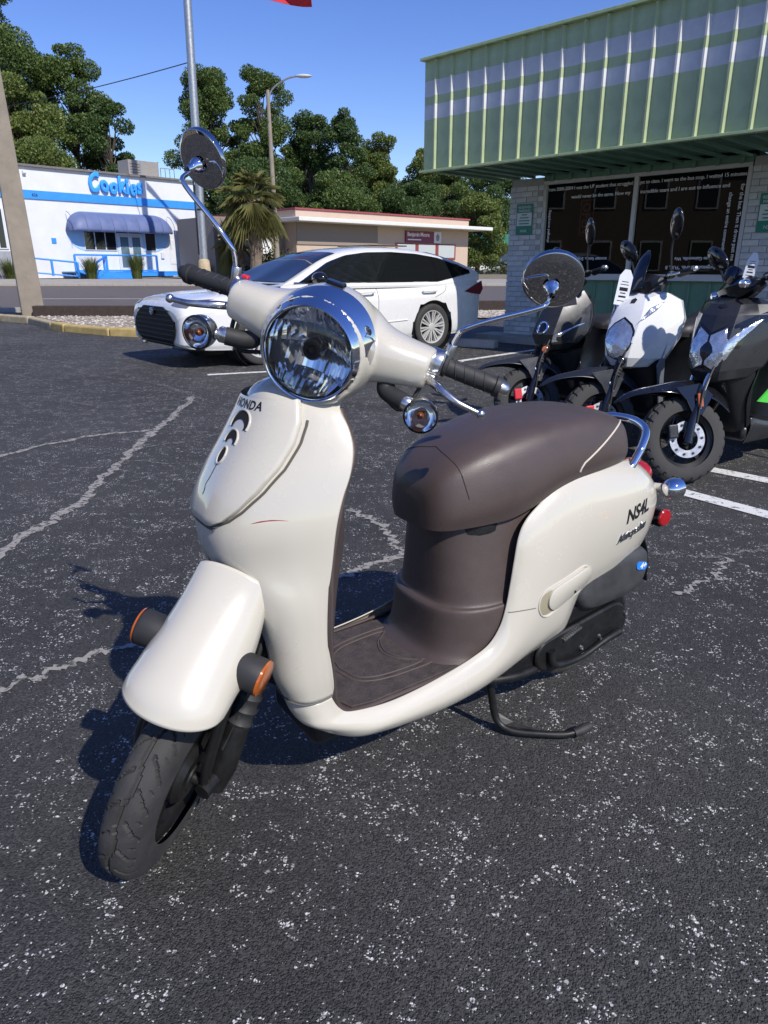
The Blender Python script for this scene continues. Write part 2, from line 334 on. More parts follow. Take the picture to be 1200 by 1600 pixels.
def hero():
    T = thing('motor_scooter', 'cream retro scooter with brown seat and round headlight on its centre stand', 'scooter', HM)
    st = steer_fn(1.218, R(27), R(45))
    # ---- leg shield
    rows = []
    C_ = [(.79, .932), (.85, .934), (.893, .915), (.921, .868), (.952, .817), (.987, .765), (1.014, .715), (1.026, .66), (1.018, .606)]
    E_ = [(.74, .085, .905), (.772, .105, .900), (.800, .125, .885), (.797, .150, .850), (.800, .167, .815), (.814, .178, .776), (.834, .182, .735), (.851, .185, .685), (.862, .185, .622)]
    for (xc, zc), (xe, ye, ze) in zip(C_, E_):
        r = []
        for f in (0, .2, .4, .6, .8, .93, 1):
            p = 2.7; x = xc - (xc - xe) * f ** p; z = zc + (ze - zc) * f ** 1.6; r.append((x, ye * f, z))
        r += [(xe - .006, ye + .001, ze), (xe - .010, ye - .003, ze)]
        rows.append(r)
    arch = [((.997, .072, .566), (.873, .185, .545)), ((.966, .100, .474), (.875, .182, .462)), ((.957, .111, .385), (.868, .177, .385)), ((.938, .115, .330), (.860, .168, .331))]
    for A, E in arch:
        A = np.array(A); E = np.array(E); r = []
        for f in (0, .2, .4, .6, .8, .93, 1):
            p = A + (E - A) * f; p = p + np.array((.62, .78, 0)) * .034 * 4 * f * (1 - f) * .8; r.append(tuple(p))
        r += [(E[0] - .006, E[1] + .001, E[2]), (E[0] - .010, E[1] - .003, E[2])]
        rows.append(r)
    mb = MB().loft(rows, 40, 60); half = MB(); half.v = list(mb.v); half.f = list(mb.f)
    mb.mirror(); shield_bvh = mb.bvh()
    sh = mb.build('leg_shield', CREAM, T, 60, solid=.004)
    for s_ in (1, -1): MB().tube([(x + .0008, s_ * (y + .0008), z + .001) for x, y, z in cr(rows[-1][:7], 24)], .0012, 6).build('seam', mat('seam_shadow', (.16, .15, .13), .9), sh)
    # dark wheel arch liner behind the shield
    MB().loft([[(.99, -.10, .58), (1.0, 0, .60), (.99, .10, .58)], [(.93, -.13, .48), (.90, 0, .50), (.93, .13, .48)], [(.91, -.13, .34), (.87, 0, .36), (.91, .13, .34)], [(.88, -.13, .22), (.84, 0, .22), (.88, .13, .22)]], 16, 20).build('arch_liner', BLACK, T)
    # ---- nose panel with vents
    hw = [(.905, .085), (.89, .098), (.865, .110), (.83, .118), (.79, .119), (.75, .110), (.72, .094), (.70, .074), (.687, .048), (.681, .02)]
    zs = np.array([h[0] for h in hw]); ws = np.array([h[1] for h in hw])
    G = []; n = 27
    zl = list(np.linspace(.897, .70, 24)) + [.694, .688, .684, .681]
    def onsh(y, z, off):
        h = shield_bvh.ray_cast(Vector((1.4, y, z)), Vector((-1, 0, 0)))
        if h[0] is None: h = shield_bvh.find_nearest(Vector((.95, y, z)))
        nrm = h[1] if h[1].x > 0 else -h[1]
        return h[0] + nrm * off
    for z in zl:
        W = float(np.interp(-z, -zs, ws)); row = []
        for j in range(n):
            f = -1 + 2 * j / (n - 1); ed = min(1, (1 - abs(f)) * n / 4)
            lo = min(1, (z - .679) / .014); k = math.sqrt(max(0, min(ed, lo)))
            row.append(tuple(onsh(W * math.sin(f * math.pi / 2 * .98), z, -.004 + .015 * k)))
        G.append(row)
    pm = MB().grid(np.array(G)); pbvh = pm.bvh()
    npn = pm.build('nose_panel', CREAM, sh, 50)
    gl = MB(); pts = []
    for s_ in (-1, 1):
        path = []
        for z in np.linspace(.868, .684, 22):
            W = float(np.interp(-z, -zs, ws)); path.append(tuple(onsh(s_ * (W + .0045), z, .0006)))
        gl.tube(path, .0028, 6)
    gl.tube([tuple(onsh(y, .6805 - .001, .0006)) for y in np.linspace(-.05, .05, 9)], .0028, 6)
    gl.build('panel_gap', mat('dark_gap', (.10, .09, .07), .9), sh)  # dark line drawn along the sides and lower edge of the nose panel
    def nose(u, v): return (1.4, u, v), (-1, 0, 0)
    for cy, cz, ro, ri, kx in ((0.014, .856, .029, .0165, .45), (.010, .829, .021, .009, .42), (.006, .803, .012, .0, 0)):
        poly = []; K = 14
        if ri:
            for i in range(K + 1):
                a = math.pi * (-.08 + 1.16 * i / K); poly.append((cy + ro * math.cos(a), cz + ro * .8 * math.sin(a)))
            for i in range(K, -1, -1):
                a = math.pi * (-.08 + 1.16 * i / K); poly.append((cy + ri * 1.25 * math.cos(a), cz - .004 + ri * .8 * math.sin(a)))
            V = [(u, v, 0) for u, v in poly]; m2 = MB().add(V, [(i, i + 1, 2 * K - i, 2 * K + 1 - i) for i in range(K)])
        else:
            m2 = MB().add([(cy, cz, 0)] + [(cy + .011 * math.cos(a), cz + .013 * math.sin(a), 0) for a in np.linspace(0, 2 * math.pi, 16, False)], [(0, i + 1, (i + 1) % 16 + 1) for i in range(16)])
        drape(m2, pbvh, nose, .0012).build('vent', mat('vent_dark', (.006, .006, .006), .9), npn, 0)  # dark plate laid on the panel for the shade inside a vent opening
        lip = [(cy + ro * 1.07 * math.cos(a), cz + ro * .86 * math.sin(a)) for a in np.linspace(-.25, math.pi + .25, 18)] if ri else [(cy + .0125 * math.cos(a), cz + .0145 * math.sin(a)) for a in np.linspace(0, 2 * math.pi, 20)]
        l3 = MB().add([(u, v, 0) for u, v in lip], []); drape(l3, pbvh, nose, .0008)
        MB().tube(l3.v, .0022, 8).build('vent_lip', CREAM, npn)
    cp = [(.004, .792), (.003, .775), (.001, .762), (-.003, .752), (.002, .742), (.001, .735)]
    c3 = MB().add([(u, v, 0) for u, v in cp], []); drape(c3, pbvh, nose, .0004); MB().tube(c3.v, .0007, 5).build('crack', INKB, npn)
    tx = text_mb('HONDA', .023, .0003, bold=.0004, align='CENTER', spacing=1.05); tx.xf(lambda p: (-p[0] * -1, p[1], p[2]))
    drape(tx, pbvh, lambda u, v: ((1.4, u + .012, .884 + v * .9), (-1, 0, 0)), .0006).build('badge_lettering', INKB, npn, 0)
    for (y0, z0), (y1, z1), m_ in (((.112, .700), (.150, .704), mat('red_scuff', (.30, .02, .04), .6)), ((.118, .418), (.150, .452), mat('tan_scuff', (.50, .42, .30), .6))):
        q = MB().add([(y0 + (y1 - y0) * t, z0 + (z1 - z0) * t + .004 * math.sin(t * 3), 0) for t in np.linspace(0, 1, 8)], []); drape(q, shield_bvh, nose, .0002)
        MB().tube(q.v, [.0003, .0009, .0013, .001, .0012, .0008, .0006, .0002] if m_.name == 'red_scuff' else [.0003] * 8, 5).build('scuff', m_, sh)
    # ---- inner shield (brown)
    rows = []
    for (xe, ye, ze), bx_, xm in zip([E_[2], E_[4], E_[6], E_[8], (.872, .191, .545), (.875, .186, .462), (.868, .177, .385), (.858, .168, .31), (.83, .165, .275)], (0, .0, .010, .012, .006, 0, 0, 0, 0), (.80, .785, .78, .785, .80, .81, .815, .815, .80)):
        rows.append([(xe - .003, ye - .003, ze), (xe - .011, ye + .001, ze - .001), (xe - .019, ye - .012, ze - .002), (xm + .02, ye * .72, ze), (xm - bx_, ye * .45, ze), (xm - bx_ * 1.6, 0, ze)])
    MB().loft(rows, 24, 40).mirror().build('inner_shield', BROWN, T, 60)
    # ---- side skirts running into the rear body covers
    Tp = [(.860, .166, .328), (.845, .167, .300), (.820, .167, .280), (.735, .167, .266), (.650, .167, .268), (.567, .166, .277), (.500, .166, .290), (.452, .166, .307), (.420, .165, .340), (.402, .164, .385), (.388, .161, .440), (.378, .159, .488), (.364, .156, .545), (.340, .153, .580), (.300, .151, .607), (.245, .149, .636), (.180, .146, .650), (.116, .139, .652), (.040, .126, .650), (-.030, .110, .645), (-.090, .092, .634), (-.145, .068, .612), (-.185, .036, .590), (-.198, .0, .580)]
    Bp = [(.938, .115, .328), (.928, .119, .297), (.905, .124, .262), (.835, .131, .209), (.770, .137, .189), (.680, .140, .177), (.590, .141, .172), (.500, .142, .177), (.420, .144, .190), (.350, .146, .206), (.290, .148, .221), (.235, .150, .236), (.190, .152, .250), (.172, .154, .278), (.158, .155, .312), (.140, .155, .342), (.100, .154, .357), (.040, .151, .366), (-.030, .145, .376), (-.095, .134, .389), (-.150, .117, .408), (-.192, .092, .438), (-.218, .055, .468), (-.226, .0, .480)]
    Ym = [.0, .0, .02, .188, .190, .190, .190, .190, .190, .190, .189, .188, .187, .186, .185, .184, .182, .179, .173, .163, .148, .120, .070, 0]
    rows = []
    for i, (t, b, ym) in enumerate(zip(Tp, Bp, Ym)):
        t = np.array(t); b = np.array(b)
        if i < 3:
            o = np.array((.62, .78, -.05)); am = (.022, .027, .034)[i]
            r = [t, t + (b - t) * .10 + o * am * .35, t + (b - t) * .3 + o * am * .9, t + (b - t) * .55 + o * am, t + (b - t) * .82 + o * am * .55, b]
        else:
            tail = max(0, (i - 19) / 4.)
            r = []
            for f, g in ((0, 0), (.10, .52), (.30, .95), (.55, 1.0), (.82, .62), (1, 0)):
                p = t + (b - t) * f; base = p[1]; p[1] = base + (ym - base) * g if ym > base else base
                p[0] -= tail * .016 * math.sin(math.pi * f); r.append(p)
        rows.append(r)
    mb = MB().loft(rows, 30, 150); left = MB(); left.v = list(mb.v); left.f = list(mb.f); side_bvh = left.bvh()
    sl_ = left.build('side_cover', CREAM, T, 60, solid=.003)
    rt = MB(); rt.v = [(x, -y, z) for x, y, z in mb.v]; rt.f = list(mb.f); rt.build('side_cover', CREAM, T, 60, solid=-.003)
    def side(u, v): return (u, .5, v), (0, -1, 0)
    def sline(P, r, name, m_, off=.0003):
        q = MB().add([(u, v, 0) for u, v in cr([(a, b, 0) for a, b in P], 24)[:, :2]], []); drape(q, side_bvh, side, off); return MB().tube(q.v, r, 6).build(name, m_, sl_)
    SEAM = mat('seam_shadow', (.16, .15, .13), .9)
    sline([(.400, .375), (.37, .376), (.330, .372)], .0011, 'seam', SEAM)
    # passenger peg flap
    def stad(cx, cz, L_, r, ang, n=12):
        P = []
        for k in range(2 * n + 2):
            s_ = 1 if k <= n else -1; kk = k if k <= n else k - n - 1; a = -math.pi / 2 * s_ * 1 + math.pi * kk / n * 1 if s_ > 0 else math.pi / 2 + math.pi * kk / n
            P.append((s_ * L_ / 2 + r * math.cos(a), r * math.sin(a)))
        ca, sa = math.cos(ang), math.sin(ang); return [(cx + u * ca - v * sa, cz + u * sa + v * ca) for u, v in P]
    def slab(poly, off, h, name, m_, par, cxz):
        n_ = len(poly); V = [(u, v, -.004) for u, v in poly] + [(u, v, h * .7) for u, v in poly] + [(cxz[0] + (u - cxz[0]) * .94, cxz[1] + (v - cxz[1]) * .9, h) for u, v in poly]
        F = [(i, (i + 1) % n_, n_ + (i + 1) % n_, n_ + i) for i in range(n_)] + [(n_ + i, n_ + (i + 1) % n_, 2 * n_ + (i + 1) % n_, 2 * n_ + i) for i in range(n_)] + [tuple(range(2 * n_, 3 * n_))]
        m3 = MB().add(V, F); drape(m3, side_bvh, side, off); return m3.build(name, m_, par, 50)
    po = stad(.225, .383, .120, .037, -.16); 
    rim_ = MB().add([(u, v, 0) for u, v in po + po[:1]], []); drape(rim_, side_bvh, side, .0005); MB().tube(rim_.v, .0026, 8).build('flap_rim', CREAM, sl_)
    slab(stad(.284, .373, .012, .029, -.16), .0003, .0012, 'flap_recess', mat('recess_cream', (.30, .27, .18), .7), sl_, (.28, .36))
    fl = slab(stad(.209, .386, .108, .0295, -.16), .001, .007, 'flap', CREAM, sl_, (.209, .386))
    dd = slab([(.190 + .0035 * math.cos(a), .370 + .0035 * math.sin(a)) for a in np.linspace(0, 6.28, 12, False)], .0068, .0008, 'flap_screw', INKB, sl_, (.190, .370))
    def script(body, x0, z0, ang, size, m_, name, **k):
        tm = text_mb(body, size, **k); ca, sa = math.cos(ang), math.sin(ang)
        tm.xf(lambda p: (x0 - (p[0] * ca - p[1] * sa), z0 + p[0] * sa + p[1] * ca, p[2]))
        drape(tm, side_bvh, side, .0008); return tm.build(name, m_, sl_, 0)
    script('NS4L', .014, .502, .10, .050, INKB, 'sticker_lettering', extrude=.0002, bold=.0014, shear=.25, spacing=.95)
    script('Metropolitan', .042, .456, .10, .030, CHROME, 'badge_lettering', extrude=.0016, bold=.0011, shear=.45, spacing=.82)
    script('Metropolitan', .0408, .4548, .10, .030, INKB, 'badge_outline', extrude=.0002, bold=.0024, shear=.45, spacing=.82)  # black outline behind the chrome lettering
    for k in range(6):
        u = .10 + .010 * rnd.random() * 3; v = .535 + .02 * rnd.random(); sline([(u, v), (u - .014, v + .004), (u - .022, v + .001 + .006 * rnd.random())], .0004, 'scuff', mat('pink_scuff', (.62, .40, .33), .7))
    # ---- floor
    fl_ = MB().loft([[(.87, y, .30 + .04 * abs(y / .165) ** 6), (.835, y, .272), (.79, y, .262), (.6, y, .260), (.45, y, .262), (.33, y, .268)] for y in (-.166, -.15, -.08, 0, .08, .15, .166)], 40, 24).build('floorboard', BROWN, T, 60)
    mats = [(.815, .10), (.800, .138), (.75, .148), (.60, .147), (.48, .142), (.44, .128), (.47, .11), (.55, .07), (.578, 0)]
    poly = [(x, y) for x, y in mats] + [(x, -y) for x, y in mats[-2::-1]]
    MB().prism(poly, .2595, .2675).build('floor_mat', MATM, fl_, 30, bevel=.002)
    inn = [(.76, 0), (.745, .06), (.70, .09), (.62, .10), (.555, .095), (.60, .055), (.622, 0)]
    poly2 = [(x, y) for x, y in inn] + [(x, -y) for x, y in inn[-2:0:-1]]
    for sc_, nm in ((1.0, 'mat_ridge'), (.84, 'mat_ridge')):
        cx = .68; pts = [(cx + (x - cx) * sc_, y * sc_, .2682) for x, y in poly2]; MB().tube(cr(pts + pts[:1], 70), .0022, 6).build(nm, mat('mat_ridge', (.075, .058, .054), .7), fl_)
    for s_ in (1, -1):
        MB().tube(cr([(.845, s_ * .158, .292), (.80, s_ * .158, .270), (.70, s_ * .1575, .2655), (.56, s_ * .157, .2685), (.47, s_ * .155, .276)], 30), .0045, 8).build('floor_rim', BROWN, fl_)
    # ---- seat base
    lv = [(.600, .515, .125, .30), (.52, .520, .134, .31), (.44, .524, .143, .32), (.395, .527, .150, .33), (.388, .538, .159, .33), (.378, .544, .162, .33), (.34, .547, .163, .34), (.305, .552, .163, .35), (.280, .562, .164, .36), (.266, .585, .165, .37)]
    rows = []
    for z, xf_, wd, xb in lv:
        r = []
        for a in np.linspace(-math.pi / 2, math.pi / 2, 13):
            c_, s_ = math.cos(a), math.sin(a); x = xb + (xf_ - xb) * abs(c_) ** .62; y = wd * math.copysign(abs(s_) ** .72, s_); r.append((x, y, z))
        rows.append(r)
    MB().loft(rows, 50, 46).build('seat_base', BROWN, T, 50)
    MB().ring([[(.42 + .09 * math.cos(a), .128 * math.sin(a), z) for a in np.linspace(0, 2 * math.pi, 24, False)] for z in (.56, .60)], 0).box((.10, 0, .56), (.42, .2, .10)).build('seat_hinge_box', BLACK, T)
    # ---- seat
    S_ = [(.552, .032, .575, .640), (.545, .070, .575, .672), (.526, .099, .577, .703), (.490, .120, .580, .730), (.435, .138, .583, .755), (.37, .150, .588, .773), (.30, .156, .608, .785), (.235, .157, .630, .790), (.16, .155, .644, .790), (.085, .149, .648, .785), (.025, .138, .648, .775), (-.028, .120, .645, .757), (-.066, .094, .640, .733), (-.090, .062, .638, .706), (-.100, .02, .640, .676)]
    rows = []
    for x, wd, zb, zt in S_:
        h = zt - zb; rows.append([(x, -wd * .96, zb), (x, -wd * 1.03, zb + .25 * h), (x, -wd * .97, zb + .58 * h), (x, -wd * .82, zb + .86 * h), (x, -wd * .48, zb + .98 * h), (x, 0, zt), (x, wd * .48, zb + .98 * h), (x, wd * .82, zb + .86 * h), (x, wd * .97, zb + .58 * h), (x, wd * 1.03, zb + .25 * h), (x, wd * .96, zb)])
    mbs = MB().loft(rows, 56, 70)
    G = surf(rows, 56, 70); mbs.add(G[0], [tuple(range(56))]); mbs.add(G[-1], [tuple(range(56))])
    bot = [G[:, 0], G[:, -1]]; mbs.grid(np.stack(bot, 1)); seat_bvh = mbs.bvh()
    se = mbs.build('seat', VINYL, T, 60)
    def arc_on(xf2, r, name, m_, n=40, a0=-1.75, a1=1.75, sq=None):
        P = []
        for a in np.linspace(a0, a1, n):
            d = Vector((0, math.sin(a), math.cos(a))); x = xf2(a); h = seat_bvh.ray_cast(Vector((x, 0, .64)) + d * .5, -d)
            if h[0]: P.append(tuple(h[0] + d * r * .5))
        return MB().tube(P, r, 6).build(name, m_, se)
    arc_on(lambda a: .475 + .035 * abs(a) - .02 * a * a, .0010, 'seam', mat('seat_thread', (.04, .028, .026), .9), a0=-1.5, a1=1.5)
    P = []
    for a in np.linspace(-1.55, 1.55, 50):
        f = abs(a) / 1.55; x = -.096 + .27 * max(0, f - .40) ** 1.1 / .55 ; x = min(x, .15)
        d = Vector((-.35 * (1 - f), math.sin(a), math.cos(a))).normalized(); h = seat_bvh.ray_cast(Vector((x + .03, 0, .66)) + d * .5, -d)
        if h[0]: P.append(tuple(h[0] + d * .0012))
    MB().tube(P, .0022, 6).build('piping', mat('cream_piping', (.62, .56, .45), .5), se)
    # ---- tail
    MB().lathe([(-.004, .036), (.020, .035), (.042, .026), (.052, .0)], (-.210, 0, .556), (-1, 0, .12), 28, 16).xf(lambda p: (p[0], p[1] * 1.7, p[2])).build('tail_light', RED, T)
    for s_ in (1, -1):
        sg = bpy.data.objects.new('rear_signal', None); col.objects.link(sg); sg.parent = T
        MB().lathe([(-.026, .0), (-.024, .010), (-.016, .0205), (-.004, .0265), (.008, .028), (.022, .0275)], (-.196, s_ * .150, .548), (-1, s_ * .1, 0), 24, 20).build('signal_body', CHROME, sg)
        MB().lathe([(.022, .0272), (.027, .020), (.031, 0)], (-.196, s_ * .150, .548), (-1, s_ * .1, 0), 24).build('signal_lens', AMBER, sg)
        MB().tube([(-.175, s_ * .09, .545), (-.188, s_ * .125, .548)], .010, 10).build('signal_stalk', CREAM, sg)
        MB().lathe([(-.004, .0), (-.004, .0225), (.002, .024), (.005, .021), (.006, 0)], (-.224, s_ * .120, .452), (.05, s_, 0), 26).build('reflector', RED, T)
        MB().tube([(-.19, s_ * .07, .44), (-.222, s_ * .115, .452)], .006, 8).build('reflector_stay', BLACK, T)
    MB().tube(cr([(-.040, .116, .612), (-.066, .117, .630), (-.105, .112, .672), (-.140, .092, .702), (-.163, .05, .714), (-.170, 0, .717), (-.163, -.05, .714), (-.140, -.092, .702), (-.105, -.112, .672), (-.066, -.117, .630), (-.040, -.116, .612)], 60), .0105, 14).build('grab_rail', CHROME, T)
    for s_ in (1, -1): MB().lathe([(0, .014), (.012, .014), (.018, .009)], (-.045, s_ * .115, .612), (-.6, 0, .8), 16).build('rail_mount', BLACK, T)
    MB().loft([[(-.10, y, .42), (-.19, y, .40), (-.235, y, .33), (-.245, y, .24)] for y in (-.075, -.06, 0, .06, .075)], 16, 10).build('rear_fender', BLACK, T, solid=.004)
    MB().box((-.228, .03, .445), (.012, .16, .05)).build('plate_bracket', BLACK, T, 30, bevel=.003)
    # ---- running gear
    wheel(T, (0, 0, .207), .207, .088, .132, name='rear_wheel')
    def cvt_poly(a, b, ra, rb, n=12):
        ang = math.atan2(b[1] - a[1], b[0] - a[0]); P = []
        for k in range(n + 1): t = ang + math.pi / 2 + math.pi * k / n; P.append((a[0] + ra * math.cos(t), a[1] + ra * math.sin(t)))
        for k in range(n + 1): t = ang - math.pi / 2 + math.pi * k / n; P.append((b[0] + rb * math.cos(t), b[1] + rb * math.sin(t)))
        return P
    xz = lambda u, v, h: (u, h, v)
    en = MB().prism(cvt_poly((-.005, .215), (.31, .21), .088, .078), .055, .128, xz).build('engine_case', GBLACK, T, 40, bevel=.014)
    MB().prism(cvt_poly((-.02, .20), (.22, .185), .058, .045), .128, .140, xz).build('case_cover', STEELB, en, 40, bevel=.006)
    for k in range(9): MB().lathe([(0, .004), (.005, .004), (.006, 0)], (.17 - k * .007, .141, .213 + k * .0022), (0, 1, 0), 8).build('case_fin', ALU, en)
    for px_, pz_ in ((.03, .175), (-.07, .215), (.10, .165), (.21, .17)): MB().lathe([(0, .007), (.005, .007), (.006, .003), (.004, 0)], (px_, .139, pz_), (0, 1, 0), 8).build('bolt', ALU, en)
    MB().tube([(.22, .145, .20), (.21, .152, .16), (.12, .155, .150), (.02, .156, .172), (-.03, .155, .178)], [.012, .010, .008, .009, .011], 10, 20).build('kick_lever', STEELB, T)
    MB().box((.32, 0, .22), (.22, .16, .10)).build('engine_block', STEELB, T, 30, bevel=.02)
    MB().tube([(.45, .10, .17), (.30, .13, .155), (.12, .10, .15)], .011, 10, 16).build('frame_tube', STEELB, T)
    ac = MB()
    P_ = [(.135, .315), (.11, .37), (.06, .395), (-.06, .405), (-.125, .395), (-.145, .36), (-.135, .305), (-.09, .275), (.05, .268), (.11, .28)]
    P_ = [tuple(p[:2]) for p in cr([(a, b, 0) for a, b in P_ + P_[:1]], 41)[:-1]]
    cxa, cza = 0., .335; rr_ = []
    for yy, k in ((.05, .98), (.105, 1.0), (.128, .985), (.143, .94), (.150, .84), (.152, .5)): rr_.append([(cxa + (u - cxa) * k, yy, cza + (v - cza) * k) for u, v in P_])
    aco = ac.ring(rr_, 0).build('air_cleaner', mat('air_box_plastic', (.045, .046, .048), .5, var=.3, vscale=14), T, 60)
    lab = MB().prism(stad(-.10, .352, .022, .011, .25), .1510, .1545, xz).build('sticker', mat('blue_sticker', (.03, .22, .70), .3), aco, 30)
    q4 = text_mb('4+', .022, .0003, bold=.0008, shear=.2, align='CENTER'); q4.xf(lambda p: (-.104 - p[0], .1550 + p[2], .345 + p[1])).build('sticker_lettering', INKW, aco, 0)
    MB().tube([(.0, -.12, .20), (-.03, -.12, .46)], .028, 16).build('rear_shock', STEELB, T)
    MB().lathe([(0, .03), (.03, .055), (.28, .06), (.32, .045), (.33, 0)], (.18, -.115, .20), (-1, 0, .12), 24).build('muffler', STEELB, T)
    # ---- centre stand
    MB().tube(cr([(.372, .080, .17), (.366, .088, .113), (.354, .090, .045), (.346, .103, .012), (.328, .131, -.002), (.28, .174, -.005), (.229, .212, -.006), (.199, .227, -.002)], 44), .0095, 10).build('centre_stand', STEELB, T)
    MB().tube([(.205, .226, -.003), (.18, .233, .002), (.158, .237, .007)], [.012, .0135, .010], 12, 10).build('stand_pad', RUBBER, T)
    MB().tube([(.372, -.08, .17), (.354, -.09, .045), (.34, -.11, .002), (.29, -.15, -.005)], .0095, 10, 30).build('centre_stand', STEELB, T)
    MB().add([(.356, .089, .06), (.350, .093, .03), (.340, .112, .008), (.27, .178, -.001), (.315, .120, .012), (.342, .090, .035)], [(0, 1, 5), (1, 2, 4, 5), (2, 3, 4)]).build('stand_gusset', STEELB, T, 0, solid=.004)
    MB().tube([(.372, -.11, .165), (.372, .11, .165)], .012, 10).build('stand_pivot', STEELB, T)
    MB().box((.56, 0, .20), (.62, .20, .07)).build('under_tray', BLACK, T, 30, bevel=.02)
    # ---- front end, turned to full left lock
    wheel(T, (1.15, 0, .2), .207, .084, .130, xf=st, name='front_wheel')
    fr = MB()
    for s_ in (1, -1):
        top = (.985, s_ * .068, .525)
        MB().tube([(1.128, s_ * .084, .165), (1.108, s_ * .084, .215), (1.068, s_ * .084, .30)], [.018, .028, .024], 14).xf(st).build('fork_leg', STEELB, T)
        pts = []; rad = []
        for k in range(25):
            t = k / 24; pts.append((1.070 + (.972 - 1.070) * t, s_ * .084, .295 + (.49 - .295) * t)); rad.append(.023 + (.0045 if k % 3 == 1 else 0))
        MB().tube(pts, rad, 16).xf(st).build('fork_boot', RUBBER, T)
        for dx in (0, .024): MB().tube([(1.075 + dx, s_ * .062, .43), (1.115 + dx, s_ * .066, .34), (1.142 + dx * .7, s_ * .068, .25), (1.146 + dx * .4, s_ * .07, .175)], .0085, 10, 20).xf(st).build('guard_bar', STEELB, T)
        MB().tube([(1.10, s_ * .084, .20), (1.17, s_ * .074, .195)], .017, 10).xf(st).build('axle_arm', STEELB, T)
    MB().tube([(1.15, -.07, .2), (1.15, .07, .2)], .012, 12).xf(st).build('front_axle', STEELB, T)
    MB().lathe([(-.02, .055), (.028, .06), (.040, .05), (.044, 0)], (1.15, 0, .2), (0, 1, 0), 28).xf(st).build('brake_drum', STEELB, T)
    MB().tube(cr([(1.11, .078, .26), (1.06, .085, .36), (1.03, .08, .46), (.98, .07, .54)], 20), .005, 8).xf(st).build('brake_cable', RUBBER, T)
    MB().tube([(1.0, 0, .43), (.72, 0, .98)], .026, 16).xf(st).build('steering_stem', STEELB, T)
    # fender: rows from the front lip to the top tail
    fr_rows = []
    for (cx, cz), (ex, ew, ez) in zip([(1.268, .452), (1.250, .480), (1.220, .504), (1.180, .530), (1.138, .555), (1.098, .580), (1.066, .605), (1.038, .632)],
                                      [(1.194, .094, .446), (1.180, .0945, .452), (1.154, .094, .460), (1.124, .094, .468), (1.092, .090, .488), (1.064, .085, .518), (1.042, .079, .556), (1.026, .072, .598)]):
        r = []
        for a in np.linspace(-math.pi / 2, math.pi / 2, 11):
            s_, c_ = math.sin(a), math.cos(a); k = abs(c_) ** .95
            r.append((ex + (cx - ex) * k, ew * math.copysign(abs(s_) ** .95, s_), ez + (cz - ez) * k))
        fr_rows.append(r)
    fm = MB().loft(fr_rows, 44, 44); fe = fm.xf(st).build('front_fender', CREAM, T, 60, solid=.004)
    for s_ in (1, -1):
        rf = bpy.data.objects.new('side_reflector', None); col.objects.link(rf); rf.parent = T
        MB().lathe([(-.04, .030), (-.01, .033), (.022, .0345), (.026, .033), (.026, 0)], (1.1155, s_ * .096, .490), (.05, s_, .0), 32).xf(st).build('reflector_boot', RUBBER, rf)
        MB().lathe([(.0262, .0345), (.030, .0335), (.033, .026), (.034, .0)], (1.1155, s_ * .096, .490), (.05, s_, 0), 32).xf(st).build('reflector_lens', AMBER, rf)
    # headlight cowl
    HC = np.array((.885, 0, 1.004)); tilt = np.array((1, 0, .03)); tilt /= np.linalg.norm(tilt)
    cw = MB().lathe([(-.078, .0), (-.072, .03), (-.045, .065), (-.016, .082), (-.006, .0925), (-.03, .101), (-.07, .106), (-.12, .103), (-.165, .086), (-.195, .055), (-.21, 0)], HC, tilt, 48, 44)
    for s_ in (1, -1):
        sec = []
        for y, cx, cz, rx, rz in ((0, .755, 1.010, .055, .080), (.055, .758, 1.012, .055, .070), (.10, .783, 1.014, .056, .052), (.14, .786, 1.016, .050, .043), (.175, .780, 1.017, .045, .038), (.196, .776, 1.017, .042, .035)):
            sec.append([(cx + rx * math.copysign(abs(math.cos(a)) ** .8, math.cos(a)), s_ * y, cz + rz * math.copysign(abs(math.sin(a)) ** .8, math.sin(a))) for a in np.linspace(0, 2 * math.pi, 28, False)])
        cw.ring(sec, 24)
    cw.lathe([(0, .045), (.05, .062), (.12, .075)], (.80, 0, .90), (0, 0, 1), 28); cw.add([(.80, 0, .9)], [])
    co = cw.xf(st).build('headlight_cowl', CREAM, T, 0)
    k = co.modifiers.new('remesh', 'REMESH'); k.mode = 'VOXEL'; k.voxel_size = .0035; k.use_smooth_shade = True
    k = co.modifiers.new('smooth', 'SMOOTH'); k.iterations = 14; k.factor = .6
    hl = bpy.data.objects.new('headlight', None); col.objects.link(hl); hl.parent = T
    n_ = 72; G = []
    for i in range(n_):
        a = 2 * math.pi * i / n_; up = (1 + math.cos(a - R(62))) / 2; dp = .008 + .050 * up ** 1.6; ro = .0885 + .0205 * up ** 1.6
        u = np.array((0, math.cos(a), math.sin(a)))
        G.append([HC + np.array((x, 0, 0)) + u * r for x, r in ((.001, .0800), (.0055, .0815), (.0065, .0835), (.003, .0860), (-.003, .0872), (-dp * .4, .0878 + (ro - .0878) * .6), (-dp, ro + .0015), (-dp - .002, ro - .003))])
    G = np.array(G).transpose(1, 0, 2); MB().grid(G, True).xf(st).build('bezel', CHROME, hl, 60)
    MB().lathe([(.0005, .0790), (.010, .070), (.017, .05), (.0205, .025), (.0215, .0)], HC, (1, 0, 0), 48, 24).xf(st).build('lens', CLEAR, hl, 60)
    rb = MB(); NC, NR = 9, 4; rh = random.Random(2)
